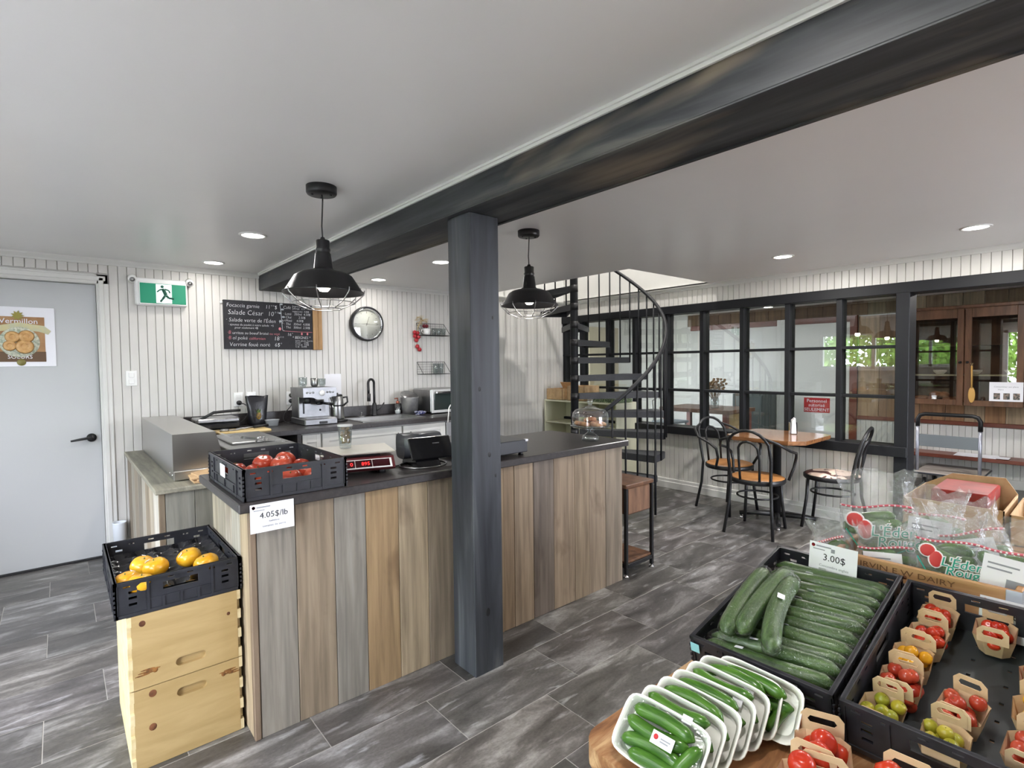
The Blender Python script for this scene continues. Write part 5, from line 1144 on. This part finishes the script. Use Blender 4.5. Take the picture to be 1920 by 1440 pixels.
bag(2.19, .385, .665, -.10, .05, RZ+.05, .19, .24, 'produce bag with coral logo in the middle front of the wooden crate', True, 3)
bag(2.20, .235, .655, -.18, .12, RZ-.1, .19, .25, 'produce bag with white paper insert and bar code at the crate corner', False, 4)
bag(2.34, .30, .655, -.22, -.25, RZ+.15, .20, .27, 'produce bag lying slanted at the rear of the wooden crate', False, 5)
bag(2.175, .675, .615, -.1, -.35, RZ-.2, .13, .21, 'small crumpled produce bag beside the price card', True, 6)
bag(2.19, .535, .625, -.14, -.1, RZ, .18, .20, 'produce bag with white insert wedged under the tall logo bag', False, 7)
# cardboard boxes behind
t = thing('wooden_crate', 'plain wooden crate under the cardboard boxes, mostly hidden', 'crate', (2.83, .38, ZD)); obj('crate_side', MB().box(2.68, 3.09, -.02, .64, ZD+.001, .699, .004), CRW, t, True)
def carton(x0, x1, y0, y1, z0, z1, label, flaps=()):
    t = thing('cardboard_box', label, 'cardboard box', ((x0+x1)/2, (y0+y1)/2, z0)); e = .004
    obj('box_base', MB().box(x0, x1, y0, y1, z0, z0+e), KRAFT, t, True)
    for a in ((x0, x0+e, y0, y1), (x1-e, x1, y0, y1), (x0, x1, y0, y0+e), (x0, x1, y1-e, y1)): obj('box_side', MB().box(*a, z0, z1), KRAFT, t, True)
    for p in flaps: obj('flap', MB().prism(p[0], 0, .004, M=p[1]), KRAFT, t)
    return t
cb = carton(2.72, 3.10, .30, .62, .70, .825, 'open cardboard tray holding tomato cartons behind the bags')
obj('raised_end', MB().prism([(.30, .825), (.62, .825), (.52, .885), (.34, .89)], 3.096, 3.10, M=Matrix(((0, 0, 1, 0), (1, 0, 0, 0), (0, 1, 0, 0), (0, 0, 0, 1)))), KRAFT, cb, True)
REDC = pm('red_carton_print', (150, 40, 32), (120, 26, 24), rough=.45, scale=10)
t = thing('tomato_carton', 'red printed tomato carton with cut-out window in the cardboard tray', 'carton', (2.93, .44, .735)); obj('carton_body', MB().box(-.13, .15, -.085, .10, 0, .125, .006), KRAFT, t)
obj('red_print', MB().box(-.131, .151, -.086, .101, .07, .127, .006).box(-.131, -.129, -.086, .101, .0, .03), REDC, t)
obj('window', MB().box(-.1325, -.13, -.02, .03, .055, .075).box(-.1325, -.13, .045, .08, .055, .075), pm('carton_dark', (70, 16, 12), rough=.5), t)
obj('crest', MB().lathe([(0, 0), (.035, 0)], 18, M=Matrix.Translation((-.1335, .0, .03)) @ Matrix.Rotation(-pi/2, 4, 'Y')), pm('crest_paper', (206, 196, 170), rough=.7), t)
cb2 = carton(2.72, 3.10, -.02, .285, .70, .815, 'cardboard tray of loose small tomatoes at the right picture edge')
for k in range(10): cherry['g' if k % 3 else 'o'].put((2.78+.07*(k % 5), .08+.11*(k//5), .71), 'small tomato loose in the right cardboard tray', 'loose tomatoes in the cardboard tray', (0, 0, k))
# ================================================================== SIDE TABLE, STAIR, SHELVES
t = thing('side_table', 'small brown side table with drawer box on a black metal frame', 'side table', (2.92, 2.26, 0))
x0, x1, y0, y1 = 2.785, 3.068, 2.125, 2.43
obj('table_top', MB().box(x0-.012, x1+.012, y0-.012, y1+.012, .585, .61, .004), BROWNW, t, True)
dr = obj('drawer', MB().box(x0+.016, x1-.016, y0-.004, y1-.01, .405, .583, .01), pm('brown_fabric', (92, 64, 46), (126, 92, 68), rough=.6, scale=4, stretch=(6, 6, 1), detail=5), t, True)
for x in (x0, x1):
    for y in (y0, y1):
        l = obj('leg', MB().box(x-.011, x+.011, y-.011, y+.011, .02, .585, .002), BLK, t, True); obj('foot', MB().lathe([(.018, 0), (.018, .008), (.006, .012), (.006, .022)], 14, (x, y, 0)), CHROME, l, True)
obj('lower_shelf', MB().box(x0, x1, y0, y1, .085, .10, .002), BROWNW, t, True)
obj('frame_rail', MB().box(x0, x1, y0-.011, y0+.011, .06, .085, .002).box(x0, x1, y1-.011, y1+.011, .06, .085, .002).box(x1-.011, x1+.011, y0, y1, .06, .085, .002).box(x0-.011, x0+.011, y0, y1, .06, .085, .002), BLK, t, True)
# spiral stair
SC = Vector((4.04, 3.73)); SR = .91; RIS = .185
def ang(phi): return radians(-40.5-phi)      # phi: degrees from the view's right-hand side toward the viewer
def pt(phi, r, z): return Vector((SC.x+r*cos(ang(phi)), SC.y+r*sin(ang(phi)), z))
ss = thing('spiral_stair', 'black metal spiral staircase with round handrail', 'staircase', (SC.x, SC.y, 0))
obj('centre_pole', MB().lathe([(.04, 0), (.04, ZC+1.3)], 20, (SC.x, SC.y, 0)), BLKFR, ss, True)
obj('base_plate', MB().lathe([(.13, 0), (.13, .012)], 20, (SC.x, SC.y, 0)), BLK, ss, True)
DPH = 16.5
def phik(k): return 43-DPH*(k-3)
for k in range(1, 15):
    z = RIS*k-.01; a = phik(k); W_ = 20
    ph = [a-W_*i/6 for i in range(7)]
    poly = [pt(a, .05, 0), *[pt(p, SR-.01, 0) for p in ph], pt(a-W_, .05, 0)]
    m = MB(); m.prism([(p.x, p.y) for p in poly], z-.006, z)
    tr_ = obj('tread', m, BLKSTEP, ss, True)
    lp = MB()
    def wall_(p, q): 
        d = Vector((q.x-p.x, q.y-p.y, 0)).normalized()*.004; nrm = Vector((-d.y, d.x, 0))
        lp.add([p+nrm, q+nrm, q-nrm, p-nrm, *[v_+Vector((0, 0, -.058)) for v_ in (p+nrm, q+nrm, q-nrm, p-nrm)]], [(0, 1, 2, 3), (7, 6, 5, 4), (0, 4, 5, 1), (1, 5, 6, 2), (2, 6, 7, 3), (3, 7, 4, 0)])
    wall_(pt(a, .05, z-.006), pt(a, SR-.01, z-.006)); wall_(pt(a-W_, .05, z-.006), pt(a-W_, SR-.01, z-.006))
    for i in range(6): wall_(pt(ph[i], SR-.01, z-.006), pt(ph[i+1], SR-.01, z-.006))
    obj('tread_lip', lp, BLKSTEP, tr_, True)
    obj('sleeve', MB().lathe([(.043, z-.07), (.043, z)], 18, (SC.x, SC.y, 0)), BLK, ss, True)
def railz(phi): return .545+(43-phi)/DPH*RIS+.87
for j in range(0, 27):
    ph = 43+2*DPH-DPH*j/2; k = int(math.floor((j)/2))+1
    if k > 14: break
    zt = RIS*k-.01 if j % 2 == 0 else RIS*k-.01
    if j == 0: zt = 0.0
    if j == 4: zt = 0.0
    p = pt(ph, SR, 0); obj('baluster', MB().rod((p.x, p.y, zt-.06 if zt > .1 else 0), (p.x, p.y, railz(ph)-.005), .0085, 8), BLKFR, ss, True)
obj('handrail', MB().tube([pt(82-3*i, SR, railz(82-3*i)) for i in range(0, 82)], .0185, 10), BLKFR, ss, True)
obj('end_newel', MB().rod((pt(43, SR, 0).x, pt(43, SR, 0).y, 0), (pt(43, SR, 0).x, pt(43, SR, 0).y, .6), .011, 8), BLKFR, ss, True)
# cream shelf unit and things on it
t = thing('shelf_unit', 'cream painted low shelf unit in the corner behind the stair', 'shelf unit', (4.94, 4.34, 0))
x0, x1, y0, y1, zt = 4.735, 5.125, 3.74, 4.90, .95
obj('top_board', MB().box(x0, x1, y0, y1, zt-.02, zt, .002), CREAM, t, True); obj('back_board', MB().box(x1-.012, x1, y0, y1, .02, zt-.02), CREAM, t, True)
for y in (y0, (y0+y1)/2-.01, y1-.018): obj('side_board', MB().box(x0, x1-.012, y, y+.018, 0, zt-.02, .002), CREAM, t, True)
for z in (.06, .36, .66): obj('shelf_board', MB().box(x0+.004, x1-.012, y0+.018, y1-.018, z, z+.016, .002), CREAM, t, True)
carton(4.76, 5.06, 4.60, 4.88, zt+.002, 1.09, 'open cardboard box at the corner end of the cream shelf', [([(0, 0), (.28, 0), (.24, .12), (.04, .12)], Matrix.Translation((.15, -.14, .135)) @ Matrix.Rotation(pi/2, 4, 'Z') @ Matrix.Rotation(.7, 4, 'X'))])
carton(4.78, 5.06, 4.26, 4.54, zt+.002, 1.13, 'cardboard box with folded flaps in the middle of the cream shelf', [([(0, 0), (.26, 0), (.22, .12), (.04, .12)], Matrix.Translation((-.14, -.13, .175)) @ Matrix.Rotation(pi/2, 4, 'Z') @ Matrix.Rotation(-1.9, 4, 'X'))])
t = thing('seedling_tray', 'dark seedling tray of green leaves on the cream shelf', 'plant tray', (4.93, 3.95, zt)); obj('tray', MB().box(-.15, .15, -.17, .2, 0, .045, .004), spots('green_tray', (56, 74, 46), (150, 160, 130), 90, .5, .6), t)
lf = MB(); rg = random.Random(6)
for i in range(60):
    c_ = Vector((rg.uniform(-.13, .13), rg.uniform(-.15, .12), .045)); a = rg.uniform(0, 6.28); d = Vector((cos(a), sin(a), rg.uniform(.2, .9)))*.05; s_ = Vector((-sin(a), cos(a), 0))*.014
    lf.add([c_, c_+d*.5+s_, c_+d, c_+d*.5-s_], [(0, 1, 2, 3)])
obj('leaves', lf, LEAF, t, kind='stuff')
# ================================================================== DINING SET
t = thing('dining_table', 'brown wooden cafe table with cut corners on a black pedestal', 'table', (4.76, 2.0, 0))
a, b, c_ = .345, .33, .10
poly = [(-a, -b+c_), (-a+c_, -b), (a-c_*.6, -b), (a, -b+c_*.6), (a, b-c_*.6), (a-c_*.6, b), (-a+c_, b), (-a, b-c_)]
obj('table_top', MB().prism(poly, .735, .762).prism([(x*.985, y*.985) for x, y in poly], .728, .735), TABLEW, t)
obj('pedestal', MB().lathe([(.10, .728), (.10, .72), (.035, .715), (.035, .06)], 20), BLK, t)
for k in range(4):
    an = .45+pi/2*k; fx, fy = .30*cos(an), .30*sin(an)
    ft = obj('foot', MB().tube([(0, 0, .062), (fx*.6, fy*.6, .058), (fx, fy, .045)], .021, 8, taper=[1.2, 1, .9]), BLK, t); obj('glide', MB().lathe([(.013, 0), (.013, .01), (.006, .014), (.006, .03)], 12, (fx*.95, fy*.95, 0)), CHROME, ft)
t = thing('napkin_holder', 'chrome napkin holder filled with white napkins on the cafe table', 'napkin holder', (4.92, 1.93, .763), .5)
obj('holder', MB().box(-.045, .045, -.03, -.026, 0, .10, .002).box(-.045, .045, .026, .03, 0, .10, .002).box(-.045, .045, -.03, .03, 0, .004), CHROME, t)
for k in range(4): obj('napkin', MB().box(-.042, .042, -.022+.011*k, -.013+.011*k, .004, .14-.006*k, .002, M=Matrix.Rotation(.04*(k-1.5), 4, 'X')), PAPER, t)
def chair(loc, rz, label, arms, seatmat):
    t = thing('bentwood_chair', label, 'chair', loc, rz)           # faces local +y, backrest at -y
    R_ = .205; zs = .455
    obj('seat', MB().lathe([(R_-.012, zs-.03), (R_, zs-.022), (R_, zs-.006), (R_-.012, zs), (R_-.03, zs+.006), (0, zs+.012)], 30), seatmat, t)
    obj('seat_ring', MB().lathe([(R_+.002, zs-.045), (R_+.009, zs-.035), (R_+.009, zs-.012), (R_+.001, zs-.006)], 30, capb=False, capt=False), BLK, t)
    for s_ in (-1, 1): obj('leg', MB().tube([(s_*.135, .145, zs-.02), (s_*.145, .155, .25), (s_*.165, .185, 0)], .0125, 9), BLK, t)
    ring = [(.155*cos(2*pi*i/24), .16*sin(2*pi*i/24)-.005, zs-.16) for i in range(24)]
    obj('brace_ring', MB().tube(ring, .008, 8, True), BLK, t)
    # rear legs run up into the outer loop of the back
    P = []
    for s_ in (1,):
        P = [(.19, -.235, 0), (.165, -.185, .25), (.155, -.175, zs), (.165, -.205, .62)]
        top = [(.165*cos(pi*i/10), -.215-.06*sin(pi*i/10)**.8, .70+.16*sin(pi*i/10)) for i in range(1, 10)]
        P += top+[(-.165, -.205, .62), (-.155, -.175, zs), (-.165, -.185, .25), (-.19, -.235, 0)]
    obj('back_loop', MB().tube(P, .0125, 9), BLK, t)
    Q = [(.075, -.19, zs-.01), (.08, -.21, .62)]+[(.08*cos(pi*i/8), -.22-.045*sin(pi*i/8), .68+.09*sin(pi*i/8)) for i in range(1, 8)]+[(-.08, -.21, .62), (-.075, -.19, zs-.01)]
    obj('inner_loop', MB().tube(Q, .010, 8), BLK, t)
    if not arms: pass
    else:
        for s_ in (-1, 1):
            A = [(s_*.13, -.255, .80), (s_*.22, -.22, .765), (s_*.275, -.10, .70), (s_*.28, .05, .665), (s_*.262, .12, .62), (s_*.245, .125, .54), (s_*.22, .07, zs-.02)]
            obj('arm', MB().tube(A, .0115, 9), BLK, t)
    return t
SEATB = pm('tan_seat_vinyl', (146, 98, 52), (164, 114, 64), rough=.45, scale=20); SEATC = spots('cowhide_seat', (84, 52, 48), (232, 206, 188), 9, .47, .50, .7)
chair((4.39, 2.0, 0), -pi/2+.12, 'tan seated metal bentwood armchair with its back to the counter', True, SEATB)
chair((4.79, 2.45, 0), pi-.35, 'tan seated metal bentwood armchair at the window end of the table', True, SEATB)
chair((4.93, 1.62, 0), .10, 'metal bentwood chair with brown and white cowhide seat', False, SEATC)
# ================================================================== ROOM BEHIND THE GLASS
t = thing('staff_sign', 'red staff only sign lettered Personnel autorisé SEULEMENT', 'sign', (XC-.03, 2.73, .71)); RS = pm('sign_red', (186, 30, 34), rough=.4)
obj('plate', MB().box(-.004, 0, -.16, .16, 0, .195, .001), RS, t)
for s_, z, sz in (('Personnel', .135, .062), ('autoris\u00e9', .078, .062), ('SEULEMENT', .018, .058)): text('lettering', s_, sz, PAPER, t, (-.0055, 0, z), (pi/2, 0, -pi/2), 'CENTER', .0004)
hu = thing('display_hutch', 'brown wooden wall cabinet with glazed doors behind the opening', 'cabinet', (7.6, 1.2, .9)); HX = 7.43; SX = HX/7.75
zb, zt2 = .90, 1.95
obj('cabinet_body', MB().box(XC-.04, XC-.022, .3, 1.68, zb, zt2).box(HX+.03, XC-.04, .3, .32, zb, zt2).box(HX+.03, XC-.04, 1.66, 1.68, zb, zt2).box(HX+.03, XC-.04, .32, 1.66, zb, zb+.02).box(HX+.03, XC-.04, .32, 1.66, zt2-.02, zt2), BROWNW, hu, True)
obj('cornice', MB().box(HX-.02, XC-.022, .28, 1.70, zt2, zt2+.035, .005), BROWNW, hu, True)
obj('shelf', MB().box(HX+.05, XC-.04, .32, 1.66, 1.22, 1.235), CREAM, hu, True); obj('shelf', MB().box(HX+.05, XC-.04, .32, 1.66, 1.55, 1.562), BROWNW, hu, True)
CGL = clear('cabinet_glass', (236, 232, 226), 1.5, 0, .12)
for a, b in ((.70, 1.165), (1.175, 1.665), (.31, .69)):
    d = obj('door', MB().box(HX, HX+.03, a, a+.055, zb, zt2, .003).box(HX, HX+.03, b-.055, b, zb, zt2, .003).box(HX, HX+.03, a+.055, b-.055, zb, zb+.06, .003).box(HX, HX+.03, a+.055, b-.055, zt2-.1, zt2, .003), BROWNW, hu, True)
    obj('pane', MB().box(HX+.012, HX+.016, a+.055, b-.055, zb+.06, zt2-.1), CGL, d, True)
    obj('knob', MB().lathe([(.008, 0), (.014, .012), (0, .018)], 12, M=Matrix.Translation((HX, b-.025 if a < 1 else a+.025, 1.37)) @ Matrix.Rotation(-pi/2, 4, 'Y')), BLK, d, True)
rg = random.Random(9); LUMP = pm('dried_gourd', (190, 140, 104), (150, 96, 66), rough=.6, scale=8, rnd=True)
for k in range(7): obj('dried_gourd', MB().ell((0, 0, .035), (.05, .045+.03*rg.random(), .035), 14, 8, fn=lambda d, ph, th: 1+.08*sin(3*ph)), LUMP, loc=(HX+.14+.02*(k % 2), 1.25+.055*k+.02*(k % 2), zb+.021+(.05 if k in (2, 3) else 0)), label='pinkish brown dried gourd on the lower shelf of the wall cabinet', cat='gourd', group='gourds in the wall cabinet')
for k in range(4): obj('bowl', MB().lathe([(.03, 0), (.06, .03), (.065, .05), (.06, .05), (.028, .006), (0, .006)], 20), WPL, loc=(HX+.15, .5+.3*k, 1.236), label='pale bowl on the upper shelf of the wall cabinet', cat='bowl', group='bowls in the wall cabinet')
t = thing('wooden_spoon', 'long wooden spoon hanging between the cabinet doors', 'spoon', (HX-.012, 1.10, .93))
obj('blade', MB().ell((0, 0, .09), (.006, .03, .085), 14, 10), pm('spoon_wood', (206, 160, 88), rough=.5), t); obj('shaft', MB().tube([(0, 0, .16), (0, .003, .40)], .008, 8), bpy.data.materials['spoon_wood'], t); obj('cord', MB().tube([(0, .003, .40), (0, .012, .43), (0, -.006, .43), (0, .003, .40)], .002, 5), RF, t)
t = thing('paper_notice', 'white notice with three small photographs on the cabinet door', 'notice', (HX-.001, .83, .96)); obj('sheet', MB().box(-.002, 0, -.13, .13, 0, .20), PAPER, t)
for k in range(3): obj('photo', MB().box(-.003, -.002, .045-.075*k, .095-.075*k, .02, .085), spots('print_%d' % k, (60, 66, 64), (150, 130, 120), 40, .4, .6), t)
text('lettering', 'Consommer sur place', .021, GINK, t, (-.003, 0, .145), (pi/2, 0, -pi/2), 'CENTER', .0002); text('lettering', 'Merci', .019, GINK, t, (-.003, .04, .115), (pi/2, 0, -pi/2), 'CENTER', .0002)
t = thing('wall_bench', 'red brown wooden wall bench behind the platform cart', 'bench', (7.6, 1.0, 0)); obj('seat_plank', MB().box(7.45, XC-.016, -.3, 1.75, .305, .345, .004), REDWOOD, t, True)
for y in (1.68, .3): obj('bracket', MB().tube([(7.50, y, .305), (XC-.02, y, .10)], .02, 6), REDWOOD, t, True); obj('bracket_upright', MB().box(XC-.045, XC-.016, y-.02, y+.02, .05, .305), REDWOOD, t, True)
cl_t = MB().box(7.46, 7.70, .90, 1.25, .346, .352, .002).box(7.46, 7.6, .80, .95, .352, .358, .002)
obj('cloth', cl_t, PAPER, label='white cloth lying on the red brown bench', cat='cloth')
t = thing('platform_cart', 'folding platform cart with grey panel and black topped handle', 'cart', (7.35, 1.24, 0))
y0, y1 = .965, 1.515
obj('deck', MB().box(7.06, 7.70, y0, y1, .165, .195, .008), pm('deck_grey', (176, 168, 160), rough=.5), t, True)
obj('bumper', MB().box(7.05, 7.71, y0-.01, y1+.01, .168, .186, .006), GREYPL, t, True)
MET = pm('silver_tube', (176, 178, 190), rough=.3, metal=.6)
obj('upright', MB().rod((7.12, y0+.015, .19), (7.12, y0+.015, .72), .016, 10), MET, t, True); obj('upright', MB().rod((7.12, y1-.015, .19), (7.12, y1-.015, .72), .016, 10), MET, t, True)
obj('handle_grip', MB().tube([(7.12, y0+.015, .66), (7.12, y0+.015, .76), (7.12, y0+.035, .80), (7.12, y0+.08, .815), (7.12, y1-.08, .815), (7.12, y1-.035, .80), (7.12, y1-.015, .76), (7.12, y1-.015, .68)], .021, 10), BLK, t, True)
obj('brace_panel', MB().box(7.11, 7.125, y0+.03, y1-.03, .465, .595, .003), pm('panel_grey', (120, 126, 130), rough=.5), t, True)
for x in (7.14, 7.60):
    for y in (y0+.08, y1-.08): obj('wheel', MB().lathe([(.03, -.015), (.06, -.013), (.062, 0), (.06, .013), (.03, .015)], 20, M=Matrix.Translation((x, y, .062)) @ Matrix.Rotation(pi/2, 4, 'X')), BLK, t, True); obj('caster_fork', MB().box(x-.02, x+.02, y-.022, y-.018, .06, .165).box(x-.02, x+.02, y+.018, y+.022, .06, .165), STEELD, t, True)
t = thing('work_table', 'dark topped wooden work table seen through the window panes', 'table', (6.6, 3.75, 0)); obj('table_top', MB().box(-.35, .35, -.55, .45, .75, .80, .004), BROWNW, t); obj('front_panel', MB().box(-.32, .32, -.5, -.46, .1, .75), PINE, t)
for x in (-.3, .3):
    for y in (-.48, .38): obj('leg', MB().box(x-.03, x+.03, y-.03, y+.03, 0, .75, .003), REDWOOD, t)
t = thing('dark_cabinet', 'tall grey green locker seen through the window panes', 'locker', (7.5, 3.45, 0)); obj('cabinet_body', MB().box(-.2, .22, -.19, .24, 0, .95, .005), pm('locker_paint', (70, 78, 76), rough=.5), t); obj('door', MB().box(-.212, -.2, -.18, .23, .03, .93, .003), bpy.data.materials['locker_paint'], t)
t = thing('dried_bouquet', 'brown dried flower bouquet in a jar on the work table', 'bouquet', (6.55, 3.55, .80)); obj('jar', MB().lathe([(.05, 0), (.055, .10), (.045, .14), (.043, .14), (.05, .1), (0, .008)], 20), CLEARG, t)
fl2 = MB(); rg = random.Random(12)
for i in range(70):
    a = rg.uniform(0, 6.28); q = .16*math.sqrt(rg.random()); e = Vector((q*cos(a), q*sin(a), .24+.14*rg.random())); fl2.tube([(0, 0, .05), e*.5+Vector((0, 0, .04)), e], .0016, 4); fl2.ell(e, (.018, .018, .016), 6, 4)
obj('dried_flowers', fl2, pm('dried_flower', (150, 120, 88), (118, 92, 66), rough=.9, scale=20), t, kind='stuff')
t = thing('steel_stool', 'grey blue metal stool beside the work table', 'stool', (6.05, 3.9, 0)); obj('seat', MB().box(-.17, .17, -.17, .17, .62, .65, .006), pm('stool_blue', (140, 152, 162), rough=.4), t)
for x in (-.14, .14):
    for y in (-.14, .14): obj('leg', MB().rod((x*1.15, y*1.15, 0), (x, y, .62), .012, 8), STEELD, t)
obj('backrest', MB().tube([(.14, .15, .64), (.14, .18, .9), (0, .19, .95), (-.14, .18, .9), (-.14, .15, .64)], .011, 8), STEELD, t)
# ================================================================== OUTSIDE
obj('ground_outside', MB().box(-40, 40, -40, 40, -.35, -.3), pm('gravel_yard', (140, 138, 136), (156, 154, 152), rough=.9, scale=.6), kind=ST, label='pale gravel yard outside')
def tree(x, y, s_, seed, label):
    t = thing('tree', label, 'tree', (x, y, -.3), group='trees outside the window'); rg = random.Random(seed)
    obj('trunk', MB().tube([(0, 0, 0), (.05, .02, 1.2*s_), (0, 0, 2.6*s_)], .16*s_, 10, taper=[1.3, 1, .6]), pm('bark_%d' % seed, (88, 74, 58), rough=.9), t)
    m = MB()
    for i in range(2600):
        th = rg.uniform(0, 6.28); u = rg.uniform(-1, 1); q = (rg.random()**.4)*1.7*s_; c_ = Vector((q*cos(th)*math.sqrt(1-u*u), q*sin(th)*math.sqrt(1-u*u), 2.4*s_+q*u*1.05))
        a = Vector((rg.gauss(0, 1), rg.gauss(0, 1), rg.gauss(0, 1))).normalized()*.13*s_; b = a.orthogonal().normalized()*.055*s_
        m.add([c_-a, c_+b, c_+a, c_-b], [(0, 1, 2, 3)])
    obj('foliage', m, LEAFT, t, kind='stuff')
LEAFT = pm('tree_leaf', (86, 128, 40), (140, 176, 78), rough=.6, scale=2, rnd=True)
for k, (x, y, s_) in enumerate([(-6.6, 6.6, 1.0), (-7.4, 3.0, 1.05), (-6.6, -.6, 1.0), (-11.5, 9.5, 1.2), (-11.8, 5.0, 1.25), (-11.6, .4, 1.25)]): tree(x, y, s_, k, 'leafy green tree outside the long window')
